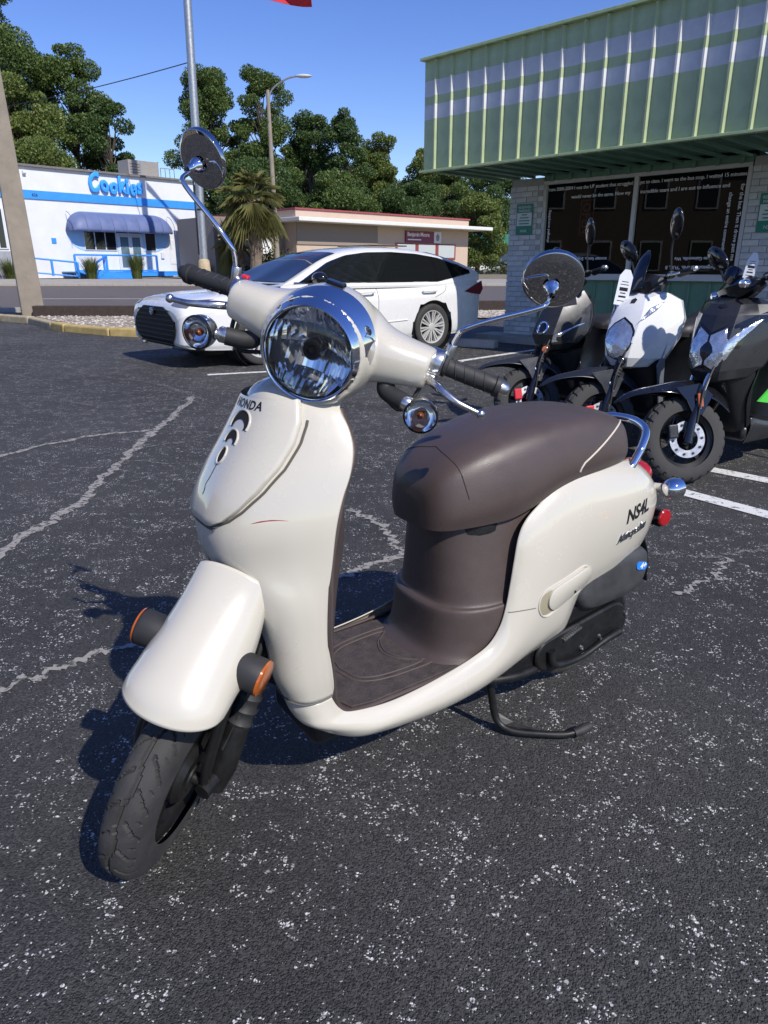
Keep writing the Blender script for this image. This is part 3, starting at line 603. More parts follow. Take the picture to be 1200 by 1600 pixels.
    for i in range(NC):
        for j in range(NR):
            y0, y1 = -.079 + .158 * i / NC, -.079 + .158 * (i + 1) / NC; z0, z1 = -.079 + .158 * j / NR, -.079 + .158 * (j + 1) / NR; yc, zc = (y0 + y1) / 2, (z0 + z1) / 2
            if math.hypot(yc, zc) > .085: continue
            k_ = .055 / .0785 ** 2; x0 = HC[0] - .055 + k_ * (yc * yc + zc * zc); gy, gz = 2 * k_ * yc * 1.0 + rh.uniform(-.025, .025), 2 * k_ * zc + rh.uniform(-.03, .03)
            for a in range(3):
                ya, yb = y0 + (y1 - y0) * a / 3, y0 + (y1 - y0) * (a + 1) / 3; q = []
                for y, z in ((ya, z0), (yb, z0), (yb, z1), (ya, z1)):
                    f = min(1, .0788 / max(math.hypot(y, z), 1e-6)); y, z = y * f, z * f; cv = -.0010 * (1 - ((y - yc) / (.0079)) ** 2)
                    q.append((min(HC[0] + .001, x0 + gy * (y - yc) + gz * (z - zc) + cv), y, HC[2] + z))
                rb.add(q, [(0, 1, 2, 3)])
    rb.xf(st).build('reflector', mat('reflector_silver', (.95, .95, .96), .035, .84), hl, 0)
    MB().lathe([(0, .019), (.03, .019), (.034, .016), (.034, .010), (.030, .006), (.030, 0)], HC + np.array((-.045, 0, .004)), (1, 0, 0), 28).xf(st).build('bulb_shield', GBLACK, hl)
    MB().box((.806, -.004, 1.1125), (.018, .034, .008)).xf(lambda p: st(p)).build('cowl_slot', GBLACK, T, 30, bevel=.002)
    # handlebars
    for s_ in (1, -1):
        g = bpy.data.objects.new('handlebar_grip', None); col.objects.link(g); g.parent = T
        a_, b_ = np.array((.752, s_ * .212, 1.0235)), np.array((.7355, s_ * .322, 1.0155)); ax_ = b_ - a_; Lg = np.linalg.norm(ax_)
        MB().lathe([(0, .0), (0, .019), (.006, .020), (.008, .0165), (.02, .0165), (Lg * .5, .0172), (Lg - .012, .0165), (Lg - .010, .0195), (Lg, .019), (Lg, 0)], a_, ax_, 24).xf(st).build('grip_rubber', RUBBER, g)
        for q in range(4):
            t0 = .22 + .17 * q; P = []
            e1 = np.cross(ax_ / Lg, (0, 0, 1)); e1 /= np.linalg.norm(e1); e2 = np.cross(ax_ / Lg, e1)
            for a in np.linspace(-2.6, 2.6, 26): P.append(a_ + ax_ * (t0 + .05 * math.sin(a * 1.2)) + (e1 * math.cos(a) + e2 * math.sin(a)) * .0168)
            MB().tube(P, .0014, 6).xf(st).build('grip_rib', RUBBER, g)
        MB().lathe([(0, .0135), (.012, .0125), (.016, .010), (.0165, 0)], b_, ax_, 20).xf(st).build('bar_end', ALU if s_ > 0 else RUBBER, g)
        sw = MB().lathe([(-.030, 0), (-.030, .024), (-.026, .0265), (-.006, .0265), (-.002, .023), (-.002, 0)], a_, ax_, 24).xf(st).build('switch_housing', ALU, T)
        MB().box((.765, s_ * .196, .998), (.034, .026, .022)).xf(st).build('lever_bracket', ALU if s_ > 0 else BLACK, T, 30, bevel=.004)
        MB().tube([(.785, s_ * .197, 1.002), (.806, s_ * .222, 1.000), (.820, s_ * .262, .992), (.817, s_ * .290, .987), (.813, s_ * .306, .984)], [.0075, .0078, .0062, .0052, .0058], 12, 30).ell((.813, s_ * .3095, .984), (.0085, .0085, .0085), 14).xf(st).build('brake_lever', ALU, T)
        MB().tube(cr([(.78, s_ * .19, .992), (.80, s_ * .183, .96), (.795, s_ * .165, .93), (.77, s_ * .13, .93)], 18), .0042, 8).xf(st).build('brake_cable', RUBBER, T)
        # mirror
        mr_ = bpy.data.objects.new('rear_view_mirror', None); col.objects.link(mr_); mr_.parent = T
        MB().lathe([(0, .0095), (.028, .0095), (.030, .008)], (.747, s_ * .2165, 1.036), (.05, 0, 1), 8).xf(st).build('stem_clamp', ALU, mr_)
        MB().tube(cr([(.749, s_ * .2165, 1.055), (.756, s_ * .221, 1.085), (.762, s_ * .228, 1.100), (.762, s_ * .262, 1.127), (.760, s_ * .318, 1.163), (.757, s_ * .340, 1.178), (.750, s_ * .346, 1.184), (.735, s_ * .347, 1.190), (.715, s_ * .345, 1.202)], 54), .0046, 12).xf(st).build('stem', CHROME, mr_)
        nrm = np.array((.94, s_ * .22, -.32)); nrm /= np.linalg.norm(nrm); mc = np.array((.6996, s_ * .342, 1.215))
        MB().lathe([(.030, .006), (.018, .0085), (.010, .013), (.0045, .015)], mc + nrm * .004 + np.array((0, 0, -.008)), nrm, 20, 12).xf(st).build('ball_cup', CHROME, mr_)
        MB().lathe([(.0065, 0), (.0058, .02), (.0035, .04), (.0005, .0512), (-.003, .0532), (-.010, .0530), (-.012, .050)], mc, nrm, 56, 40).xf(st).build('mirror_shell', mat('dark_chrome', (.50, .50, .51), .03, 1.0), mr_, 60)  # chrome darkened in its base colour to dim what the shell reflects
        MB().lathe([(-.0115, .0505), (-.0120, 0)], mc, nrm, 48).xf(st).build('mirror_glass', mat('mirror_silver', (.9, .9, .9), .01, 1.0), mr_)
        # front turn signal on its elbow
        fs = bpy.data.objects.new('front_signal', None); col.objects.link(fs); fs.parent = T
        MB().tube(cr([(.800, s_ * .130, .998), (.808, s_ * .130, .978), (.815, s_ * .134, .966), (.822, s_ * .148, .962), (.835, s_ * .178, .962)], 26), [.0165] * 26, 18).xf(st).build('signal_elbow', RUBBER, fs)
        MB().lathe([(0, .0145), (.014, .0150), (.018, .012)], (.833, s_ * .174, .962), (.22, s_ * .97, 0), 20).xf(st).build('signal_collar', ALU, fs)
        ctr = (.858, s_ * .215, .963)
        MB().lathe([(-.034, 0), (-.031, .010), (-.022, .021), (-.008, .0285), (.006, .0305), (.012, .0305)], ctr, (1, s_ * .12, 0), 32, 26).xf(st).build('signal_body', CHROME, fs, 60)
        MB().lathe([(.012, .0312), (.016, .0305), (.017, .0275)], ctr, (1, s_ * .12, 0), 32).xf(st).build('signal_rim', GBLACK, fs)
        MB().lathe([(.0165, .0278), (.022, .021), (.025, .010), (.026, 0)], ctr, (1, s_ * .12, 0), 32, 14).xf(st).build('signal_lens', CLEAR, fs)
        MB().lathe([(.014, .0275), (.002, .022), (-.008, .010), (-.010, 0)], ctr, (1, s_ * .12, 0), 32, 10).xf(st).build('signal_reflector', MATS['reflector_silver'], fs)
        MB().ell((ctr[0] + .006, ctr[1], ctr[2]), (.011, .007, .007), 14).xf(st).build('signal_bulb', mat('amber_bulb', (.22, .05, .008), .2), fs)
    MB().box((.748, -.196, 1.0515), (.012, .014, .007)).xf(st).build('kill_switch', REDB, T, 30, bevel=.002)
    return T
hero()

# ------------------------------------------------------------------ ground, road, verges
def zt(y):
    return float(np.interp(y, [-1e4, 20, 33, 36, 42, 60, 80, 140, 2000], [0, 0, .36, .50, .66, .66, .40, .2, .2]))
def sheet(name, pts, m, dz, ys=(), kind='structure'):
    """flat polygon following the lie of the land; pts = (x, y) outline"""
    mb = MB(); mb.add([(x, y, zt(y) + dz) for x, y in pts], [tuple(range(len(pts)))]); o = mb.build(name, m, None, 0); tag(o, kind=kind); return o
def strip(name, x0, x1, ys, m, dz, nx=2):
    G = np.array([[(x, y, zt(y) + dz) for x in np.linspace(x0, x1, nx)] for y in ys]); o = MB().grid(G).build(name, m, None, 40); tag(o, kind='structure'); return o
DIRT = mat('dry_ground', (.20, .17, .11), .95, var=.3, vscale=2, bump=.4, bscale=20)
strip('ground', -1500, 1500, [-200, 0, 20, 33, 36, 42, 60, 80, 140, 2000], DIRT, -.03)
ASPH = asphalt()
lot = MB().add([(-40, -25, 0), (60, -25, 0), (60, 17, 0), (-2.5, 17, 0), (-2.5, 12.2, 0), (-3.84, 12.36, 0), (-4.8, 12.72, 0), (-5.92, 13.5, 0), (-6.41, 14.07, 0), (-7.54, 15.55, 0), (-8.54, 16.31, 0), (-14, 18.2, 0), (-40, 19, 0)], [tuple(range(13))]).build('parking_lot', ASPH, None, 0)
tag(lot, kind='structure')
ROADM = mat('road_asphalt', (.115, .100, .092), .85, var=.10, vscale=1.2, bump=.2, bscale=60)
strip('road', -300, 300, [20.3, 33], ROADM, .004)
strip('pavement', -300, 300, [33.1, 36.2], mat('pavement_concrete', (.34, .31, .27), .85, var=.12, vscale=1.5), .10)
for y, h in ((33.05, .11), (20.2, .09)):
    G = MB()
    for k in range(60):
        x = -45 + k * 1.5; G.box((x + .75, y, zt(y) + h / 2 - .02), (1.49, .15, h + .04))
    tag(G.build('kerb', CONC, None, 0, bevel=.01), kind='structure')
LINE = worn('road_line_paint', (.62, .61, .57), thr=.30, scale=14)
for x0, x1, y in ((-11.4, -6.7, 24.7), (-2.2, 1.2, 24.7), (5.4, 9.4, 24.7), (-23, -18.5, 24.7)):
    o = MB().add([(x0, y - .09, zt(y) + .012), (x1, y - .09, zt(y) + .012), (x1, y + .09, zt(y + .09) + .012), (x0, y + .09, zt(y + .09) + .012)], [(0, 1, 2, 3)]).build('lane_marking', LINE, None, 0); tag(o, kind='structure')
o = MB().add([(-60, 32.5, zt(32.5) + .012), (60, 32.5, zt(32.5) + .012), (60, 32.62, zt(32.62) + .012), (-60, 32.62, zt(32.62) + .012)], [(0, 1, 2, 3)]).build('lane_marking', mat('faded_yellow_line', (.45, .30, .08), .8, var=.3), None, 0); tag(o, kind='structure')
# gravel beds
GRAV = mat('gravel_bed', (.33, .29, .24), .95, var=.35, vscale=25, bump=.9, bscale=40)
bedL = [(-3.84, 12.5), (-2.55, 12.4), (-2.55, 20), (-9.9, 20), (-9.0, 18.4), (-7.6, 16.4), (-6.1, 14.5), (-4.9, 12.95)]
bedR = [(-2.5, 17.0), (30, 17.0), (30, 20.1), (-2.5, 20.1)]
for pl in (bedL, bedR):
    o = MB().add([(x, y, .055 if pl is bedL else .03) for x, y in pl], [tuple(range(len(pl)))]).build('gravel_bed', GRAV, None, 0); tag(o, kind='structure')
peb = MB(); rp = random.Random(9)
ico = [(0, 0, 1), (.9, 0, .3), (.28, .85, .3), (-.73, .53, .3), (-.73, -.53, .3), (.28, -.85, .3), (0, 0, -.6)]
icf = [(0, 1, 2), (0, 2, 3), (0, 3, 4), (0, 4, 5), (0, 5, 1), (6, 2, 1), (6, 3, 2), (6, 4, 3), (6, 5, 4), (6, 1, 5)]
def inpoly(x, y, P):
    c = False
    for (x1, y1), (x2, y2) in zip(P, P[1:] + P[:1]):
        if (y1 > y) != (y2 > y) and x < (x2 - x1) * (y - y1) / (y2 - y1) + x1: c = not c
    return c
cnt = 0
while cnt < 9000:
    if cnt % 2: x, y, P, z0 = rp.uniform(-9.9, -2.5), rp.uniform(12.4, 20), bedL, .055
    else: x, y, P, z0 = rp.uniform(.5, 6), rp.uniform(17, 20.1), bedR, .03
    cnt += 1
    if not inpoly(x, y, P): continue
    s = rp.uniform(.025, .055); a = rp.uniform(0, 6.28); ca, sa = math.cos(a), math.sin(a)
    peb.add([(x + s * (px * ca - py * sa * .7), y + s * (px * sa + py * ca * .7), z0 + s * .55 * pz) for px, py, pz in ico], icf)
pm_, pt_, pb_, pN, pL = nodes('pebbles'); g_ = pN.new('ShaderNodeNewGeometry'); r_ = pN.new('ShaderNodeValToRGB'); r_.color_ramp.elements[0].color = (.20, .16, .12, 1); r_.color_ramp.elements[1].color = (.62, .57, .49, 1)
pL.new(g_.outputs['Random Per Island'], r_.inputs[0]); pL.new(r_.outputs[0], pb_.inputs['Base Color']); pb_.inputs['Roughness'].default_value = .9
me = bpy.data.meshes.new('gravel'); me.from_pydata(peb.v, [], peb.f); me.materials.append(pm_); o = bpy.data.objects.new('gravel', me); col.objects.link(o); tag(o, 'pale river gravel spread between the kerb and the road', 'gravel', kind='stuff')
# painted bay lines in the lot
BAY = worn('bay_line_paint', (.66, .66, .63), thr=.36, scale=22)
def bay(a, b, wd=.10):
    a = np.array(a); b = np.array(b); d = b - a; d /= np.linalg.norm(d); n = np.array((-d[1], d[0])) * wd / 2
    o = MB().add([(*(a - n), .004), (*(b - n), .004), (*(b + n), .004), (*(a + n), .004)], [(0, 1, 2, 3)]).build('bay_line', BAY, lot, 0); return o
bay((-1.96, 7.96), (1.0, 9.15)); bay((.75, 8.94 + .02), (2.3, 10.62)); bay((1.50, 3.72), (2.6, 2.2), .11); bay((1.93, 4.05), (3.3, 2.6), .11); bay((2.3, 9.2), (4.6, 6.9), .1)
# sealed cracks
CRK = worn('crack_filler', (.29, .275, .25), thr=.40, scale=34); CRK2 = worn('crack_thin', (.20, .192, .178), thr=.48, scale=46)
def crack(P, wd, m_):
    Q = cr([(x, y, 0) for x, y in P], 14 * len(P)); rr = random.Random(int(abs(P[0][0] * 1000))); L_, R_ = [], []
    off = 0
    for i in range(len(Q)):
        t = Q[min(i + 1, len(Q) - 1)] - Q[max(i - 1, 0)]; t /= np.linalg.norm(t) + 1e-9; n = np.array((-t[1], t[0], 0)); off = off * .7 + rr.uniform(-1, 1) * .018
        w_ = wd * rr.uniform(.35, 1.1); L_.append(Q[i] + n * (off + w_) + (0, 0, .0035)); R_.append(Q[i] + n * (off - w_) + (0, 0, .0035))
    MB().grid(np.array([L_, R_])).build('crack', m_, lot, 0)
crack([(-1.62, 2.5), (-1.59, 3.06), (-1.54, 3.38), (-1.59, 3.9), (-1.65, 4.59), (-1.69, 5.13), (-1.66, 5.53), (-1.77, 6.56)], .036, CRK)
crack([(-1.4, 1.55), (-1.09, 1.74), (-1.01, 1.8), (-.93, 1.9), (-.80, 1.97), (-.5, 2.1)], .020, CRK)
crack([(-.16, 3.33), (-.03, 3.1), (.08, 2.82), (-.03, 2.65), (-.17, 2.49)], .026, CRK)
crack([(-5.2, 9.78), (-4.01, 8.84), (-3.16, 7.86), (-2.39, 7.4), (-1.62, 6.39)], .035, CRK2)
crack([(1.0, 2.79), (1.13, 2.77), (1.37, 2.7), (1.64, 2.82), (2.1, 2.9)], .02, CRK2); crack([(1.41, 2.7), (1.29, 2.52), (1.07, 2.35)], .016, CRK)
crack([(-1.7, 4.26), (-1.05, 4.18), (-.71, 4.23), (-.15, 4.04), (0, 4.33), (.17, 4.59), (.3, 5.2)], .016, CRK2)
crack([(-1.69, 5.13), (-2.1, 4.9), (-2.5, 4.3), (-2.9, 4.0)], .03, CRK); crack([(-1.65, 4.59), (-1.35, 4.75), (-1.1, 5.3), (-1.2, 6.0)], .02, CRK2); crack([(-2.6, 5.6), (-1.9, 5.9), (-1.0, 5.8), (-.6, 6.4)], .022, CRK2); crack([(.08, 2.82), (.3, 2.9), (.7, 3.3)], .02, CRK2); crack([(-4.5, 6.2), (-3.4, 6.6), (-2.4, 6.1), (-1.77, 6.56)], .03, CRK2); crack([(-3.2, 10.6), (-2.6, 9.2), (-2.4, 7.9)], .03, CRK2)
# yellow kerb in cast lengths
kr = thing('parking_kerb', 'faded yellow concrete kerb edging the gravel bed beside the leaning pole', 'kerb', at(0, 0))
KP = [(-13.5, 17.9), (-10.8, 17.1), (-8.54, 16.31), (-7.54, 15.55), (-6.41, 14.07), (-5.92, 13.5), (-4.8, 12.72), (-3.84, 12.36), (-2.5, 12.15)]
KM = mat('yellow_kerb_paint', (.46, .34, .13), .85, var=.22, vscale=6, bump=.3, bscale=60); KM2 = mat('worn_kerb', (.40, .33, .21), .9, var=.25, vscale=7, bump=.4, bscale=50)
for k, (a, b) in enumerate(zip(KP[:-1], KP[1:])):
    a = np.array(a); b = np.array(b); d = b - a; L_ = np.linalg.norm(d); ang = math.atan2(d[1], d[0])
    o = MB().box((L_ / 2, .09, .06), (L_ - .03, .19, .17 - .012 * (k % 2))).build('kerb_length', KM if k > 3 else KM2, kr, 0, bevel=.03); o.location = (a[0], a[1], 0); o.rotation_euler = (0, rnd.uniform(-.006, .006), ang)
# railway sleeper timbers
TIM = mat('dark_timber', (.045, .032, .026), .9, var=.35, vscale=10, bump=.5, bscale=30)
for x0, x1, y, lb in ((-8.2, -5.75, 17.3, 'dark timber sleeper edging the gravel beside the leaning pole'), (-5.7, -2.9, 17.45, 'dark timber sleeper edging the gravel behind the white sedan bonnet'), (1.2, 6.0, 20.0, 'dark timber sleeper by the road beyond the white sedan boot')):
    o = MB().box((0, 0, .13), (x1 - x0, .22, .25)).build('timber_sleeper', TIM, None, 0, bevel=.015); o.location = ((x0 + x1) / 2, y, .03); tag(o, lb, 'sleeper')
ws = thing('wheel_stop', 'grey concrete wheel stop behind the rear wheel of the white sedan', 'wheel stop', at(1.12, 11.02, 0, R(-30)))
MB().prism([(-.10, 0), (.10, 0), (.065, .12), (-.065, .12)], -.75, .62, lambda u, v, h: (h, u, v)).build('stop_block', CONC, ws, 30, bevel=.015)

# ------------------------------------------------------------------ green shop
GM = frame((1.967, 12.026, 0), (.70115, -.71301, 0), (.71301, .70115, 0))
shop = thing('green_shop', 'white brick shop with green ribbed metal fascia and dark lettered window', 'shop', GM)
GREEN = (.42, .51, .29)
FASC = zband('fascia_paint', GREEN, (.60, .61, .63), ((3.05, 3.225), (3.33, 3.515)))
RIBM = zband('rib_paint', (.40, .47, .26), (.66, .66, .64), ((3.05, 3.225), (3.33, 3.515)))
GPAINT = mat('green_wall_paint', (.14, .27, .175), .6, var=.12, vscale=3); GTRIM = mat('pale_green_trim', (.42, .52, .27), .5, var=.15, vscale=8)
MOR = mat('mortar', (.40, .40, .38), .9, var=.1, vscale=20)
pier1 = MB().box((.29, .25, 1.2), (.56, .46, 2.4)).build('brick_pier', MOR, shop, 0)
pier2 = MB().box((5.05, .25, 1.2), (2.96, .46, 2.4)).build('brick_pier', MOR, shop, 0)
BRK = [mat('white_brick_%d' % k, c, .8, var=.10, vscale=14, bump=.35, bscale=50) for k, c in enumerate(((.60, .61, .60), (.55, .56, .56), (.64, .64, .62), (.51, .52, .52)))]
bme = [MB().box((0, 0, 0), (.193, .03, .0655)).mesh('brick', m_, 0) for m_ in BRK]; hme = [MB().box((0, 0, 0), (.092, .03, .0655)).mesh('brick', m_, 0) for m_ in BRK]
sme = [MB().box((0, 0, 0), (.03, .193, .0655)).mesh('brick', m_, 0) for m_ in BRK]
for r in range(30):
    z = .042 + r * .0765
    for pier, x0, nb in ((pier1, .0, 3), (pier2, 3.57, 5)):
        odd = r % 2; x = x0; lst = [(.0 if not odd else -.1 + .0)]
        xs = []; x = x0
        if odd: xs.append((x + .046, 1)); x += .1
        while x + .193 < x0 + nb * .2 - .01: xs.append((x + .0965, 0)); x += .201
        if x + .092 < x0 + nb * .2 + .01 : xs.append((x + .046, 1))
        for xx, hf in xs:
            if pier is pier2 and xx > 4.5: continue
            k = rnd.randrange(4); inst('brick', (hme if hf else bme)[k], pier, (xx, .018 + rnd.uniform(-.0025, .0025), z))
# window
WF = mat('window_frame_white', (.58, .58, .56), .45, var=.05)
fz0, fz1 = 1.035, 2.30
wo = MB().box((2.06, .06, fz1 + .02), (2.98, .07, .05)).build('window_frame', WF, shop, 0, bevel=.004)
MB().box((2.06, .05, fz0 - .035), (2.98, .10, .085)).build('window_sill', WF, wo, 0, bevel=.004)
for x in (.60, 2.05, 3.53): MB().box((x, .06, (fz0 + fz1) / 2), (.055, .066, fz1 - fz0 - .004)).build('mullion', WF, wo, 0, bevel=.004)
for x0, x1 in ((.63, 2.02), (2.08, 3.50)):
    MB().add([(x0, .075, fz0), (x1, .075, fz0), (x1, .075, fz1), (x0, .075, fz1)], [(0, 1, 2, 3)]).build('pane', SHOPGLASS, wo, 0)
# dim room behind the panes
RM = mat('dark_room', (.035, .034, .033), .9, var=.3, vscale=2)
MB().box((2.06, 1.9, 1.66), (3.0, .05, 1.6)).box((.56, 1.0, 1.66), (.04, 1.8, 1.6)).box((3.56, 1.0, 1.66), (.04, 1.8, 1.6)).box((2.06, 1.0, .86), (3.0, 1.8, .04)).box((2.06, 1.0, 2.45), (3.0, 1.8, .04)).build('shop_room', RM, shop, 0)
def shoptext(body, x, z, size, rot, align='CENTER'):
    tm = text_mb(body, size, .0006, bold=.0006, align=align, spacing=.98); c_, s_ = math.cos(rot), math.sin(rot)
    tm.xf(lambda p: (x + p[0] * c_ - p[1] * s_, .070 - p[2], z + p[0] * s_ + p[1] * c_)).build('window_lettering', mat('vinyl_lettering', (.85, .86, .88), .5), wo, 0)
shoptext('From 2000-2004 I was the UF student that struggled to', 1.34, 2.205, .066, 0); shoptext('get to class. I went to the bus stop. I waited 15 minutes', 2.78, 2.205, .064, 0)
shoptext('would never be the same. Now my', 1.50, 2.085, .066, 0); shoptext('incredible team and I are out to influence and', 2.70, 2.085, .066, 0)
shoptext('for the bus. Then it drove past me', 3.43, 1.66, .066, -math.pi / 2); shoptext('change an entire community. We', 3.30, 1.60, .064, -math.pi / 2)
shoptext('unforgettable words. "FULL B', 2.95, 1.15, .062, math.pi); shoptext('to Gainesville. We', 2.92, 1.26, .060, math.pi)
shoptext('scooter family. Stay Calm &', 1.36, 1.27, .062, math.pi)
shoptext('changed everything', .70, 1.72, .060, math.pi / 2)
ne = text_mb('OPEN', .17, .004, bold=.002, align='CENTER'); ne.xf(lambda p: (1.10 + p[1], .32 - p[2], 1.82 - p[0])).build('open_lettering', mat('unlit_neon', (.55, .12, .12), .4), shop, 0)
MB().tube([(1.06, .33, 2.07), (1.27, .33, 2.07), (1.27, .33, 1.58), (1.06, .33, 1.58), (1.06, .33, 2.07)], .010, 8).build('open_border', MATS['unlit_neon'], shop)
# panel below and header above
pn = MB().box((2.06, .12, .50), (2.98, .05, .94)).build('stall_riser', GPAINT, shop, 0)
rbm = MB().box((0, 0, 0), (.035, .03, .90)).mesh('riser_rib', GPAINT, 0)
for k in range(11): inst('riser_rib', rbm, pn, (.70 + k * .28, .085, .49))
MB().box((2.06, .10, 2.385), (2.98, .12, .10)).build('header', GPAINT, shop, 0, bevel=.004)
hb = MB().box((0, 0, 0), (.05, .03, .10)).mesh('header_rib', GPAINT, 0)
for k in range(10): inst('header_rib', hb, shop, (.72 + k * .30, .03, 2.385))
MB().box((4.5, -.12, .045), (9.6, .50, .13)).build('shop_step', CONC, shop, 0, bevel=.01)
# canopy box
FX0, FX1, FY, Z0, Z1 = -.30, 9.0, -1.676, 2.40, 3.78
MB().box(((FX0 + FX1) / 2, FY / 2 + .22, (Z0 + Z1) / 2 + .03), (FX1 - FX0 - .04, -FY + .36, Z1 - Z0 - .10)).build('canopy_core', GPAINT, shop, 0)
pw = .279; xs = [-.08 + pw * k for k in range(33)]
pme = MB().box((0, 0, (Z0 + Z1) / 2), (pw - .004, .012, Z1 - Z0 - .02)).mesh('fascia_panel', FASC, 0)
fme = MB().prism([(-.030, 0), (.030, 0), (.011, -.042), (-.011, -.042)], Z0 + .02, Z1 - .03).mesh('fascia_rib', RIBM, 0)
for k, x in enumerate(xs):
    inst('fascia_panel', pme, shop, (x + pw / 2, FY + .0, 0)); inst('fascia_rib', fme, shop, (x, FY - .0065, 0))
inst('fascia_panel', MB().box((0, 0, (Z0 + Z1) / 2), (.21, .012, Z1 - Z0 - .02)).mesh('fascia_panel', FASC, 0), shop, (-.19, FY, 0))
ft = MB().box(((FX0 + FX1) / 2, FY - .03, Z1 - .005), (FX1 - FX0 + .06, .10, .035)).build('fascia_cap', GTRIM, shop, 0, bevel=.004)
MB().box(((FX0 + FX1) / 2, FY - .03, Z0 + .005), (FX1 - FX0 + .06, .085, .028)).build('fascia_drip', GTRIM, shop, 0, bevel=.003)
MB().box((FX0 + .005, FY / 2, (Z0 + Z1) / 2), (.012, -FY, Z1 - Z0 - .02)).build('fascia_end', FASC, shop, 0)
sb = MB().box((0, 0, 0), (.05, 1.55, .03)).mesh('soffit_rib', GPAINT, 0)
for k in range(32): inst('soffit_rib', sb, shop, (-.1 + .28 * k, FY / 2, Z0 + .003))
def park_sign(x, z, label):
    s_ = thing('parking_sign', label, 'sign', GM @ Matrix.Translation((x, -.012, z)))
    SG = mat('sign_green', (.02, .22, .14), .4); W_, H_ = .30, .44
    MB().box((0, 0, 0), (W_, .006, H_)).build('plate', SG, s_, 0, bevel=.002)
    MB().box((0, -.004, .0), (W_ - .03, .004, H_ * .42)).build('white_field', mat('sign_white', (.62, .66, .63), .5), s_, 0)
    for body, zz, sz, m_ in (('RESERVED', .155, .052, INKW), ('PARKING', .105, .052, INKW), ('NS4L', -.185, .058, INKW)):
        tm = text_mb(body, sz, .0005, align='CENTER'); tm.xf(lambda p: (p[0], -.0068 - p[2], zz + p[1])).build('sign_lettering', m_, s_, 0)
    for k, wd in enumerate((.10, .16, .20, .18)): MB().box((0, -.0066, .065 - .042 * k), (wd, .001, .016)).build('sign_line', SG, s_, 0)
park_sign(.29, 1.83, 'green and white parking sign on the narrow brick pier left of shop window'); park_sign(3.86, 1.76, 'green and white parking sign on the wide brick pier right of shop window')

# ------------------------------------------------------------------ shop across the road with blue trim
e = np.array((.67924, .73391)); Rt = np.array((-11.22, 46.0))
BMx = frame((*Rt, 0), (*e, 0), (-e[1], e[0], 0))       # x along the wall (right end = 0), y into the building
bs = thing('blue_trim_shop', 'white shop with bright blue band, rounded blue awning and bubble lettering', 'shop', BMx)
STUC = mat('white_stucco', (.66, .67, .68), .85, var=.06, vscale=1.2, bump=.25, bscale=30); BLUE = mat('bright_blue_paint', (.035, .27, .78), .5, var=.08, vscale=3)
LB = mat('pale_blue_paint', (.36, .54, .74), .7, var=.05); AWN = mat('awning_blue', (.11, .145, .29), .55, var=.12, vscale=2); FRW = mat('door_frame_grey', (.62, .64, .66), .4)
MB().box((-11, 4.0, 3.25), (22, 8, 5.3)).build('wall', STUC, bs, 0)
MB().box((-11, -.02, 5.93), (22.1, .30, .10)).build('coping', mat('dark_coping', (.16, .15, .14), .8, var=.2), bs, 0)
MB().box((-11, -.03, 4.60), (22.0, .07, .40)).build('blue_band', BLUE, bs, 0)
cl = text_mb('Cookies', 1.12, .07, bold=.028, align='CENTER', spacing=1.12, bevel=.02); cl.xf(lambda p: (-5.02 + p[0] * .74 + .02 * p[1], -.10 - p[2], 4.98 + p[1] * (1.15 if p[0] < -1.2 else 1.0) + .06 * math.sin(p[0] * 4)))
cl.build('bubble_lettering', mat('sign_blue', (.04, .33, .90), .35), bs, 50)
nb = text_mb('626', .20, .01, align='CENTER'); nb.xf(lambda p: (-9.45 + p[0], -.07 - p[2], 4.52 + p[1])).build('street_number', INKB, bs, 0)
# stadium recess, awning
st_ = []
for k in range(25): a = math.pi / 2 + math.pi * k / 24; st_.append((-7.1 + .98 * math.cos(a), 2.98 + .98 * math.sin(a)))
for k in range(25): a = -math.pi / 2 + math.pi * k / 24; st_.append((-2.98 + .98 * math.cos(a), 2.98 + .98 * math.sin(a)))
MB().prism(st_, -.02, .2, lambda u, v, h: (u, h, v)).build('oval_panel', LB, bs, 30)
aw = MB(); rows = []
for k in range(41):
    t = k / 40; x = -8.10 + 6.14 * t; ins = .98 - math.sqrt(max(0, .98 ** 2 - max(0, max(-7.12 - x, x + 2.94)) ** 2)) if (x < -7.12 or x > -2.94) else 0
    hgt = max(.04, .98 - ins); rows.append([(x, -.03 - .85 * math.sin(a) * (hgt / .98) ** .5 + (.012 * math.cos(2 * math.pi * t * 8)), 2.95 + hgt * math.cos(a)) for a in np.linspace(0, math.pi / 2, 12)])
ao = aw.grid(np.array(rows)).build('awning', AWN, bs, 60, solid=.02)
for k in range(9): 
    x = -8.0 + 5.9 * k / 8; MB().tube([(x, -.05 - .85 * math.sin(a), 2.95 + .98 * math.cos(a) - .03) for a in np.linspace(.1, math.pi / 2, 8)], .015, 6).build('awning_rib', AWN, ao)
GL = mat('dark_pane', (.012, .014, .016), .05, spec=.6); GLB = mat('door_pane', (.10, .16, .20), .08, spec=.6)
for x0, x1 in ((-7.14, -6.60), (-6.54, -6.0), (-5.94, -5.38), (-3.56, -2.96)):
    f = MB().box(((x0 + x1) / 2, -.03, 2.50), (x1 - x0 + .07, .05, .98)).build('window', FRW, bs, 0); MB().box(((x0 + x1) / 2, -.058, 2.50), (x1 - x0, .01, .90)).build('pane', GL, f, 0)
df = MB().box((-4.52, -.03, 1.92), (1.52, .06, 2.04)).build('door_frame', FRW, bs, 0)
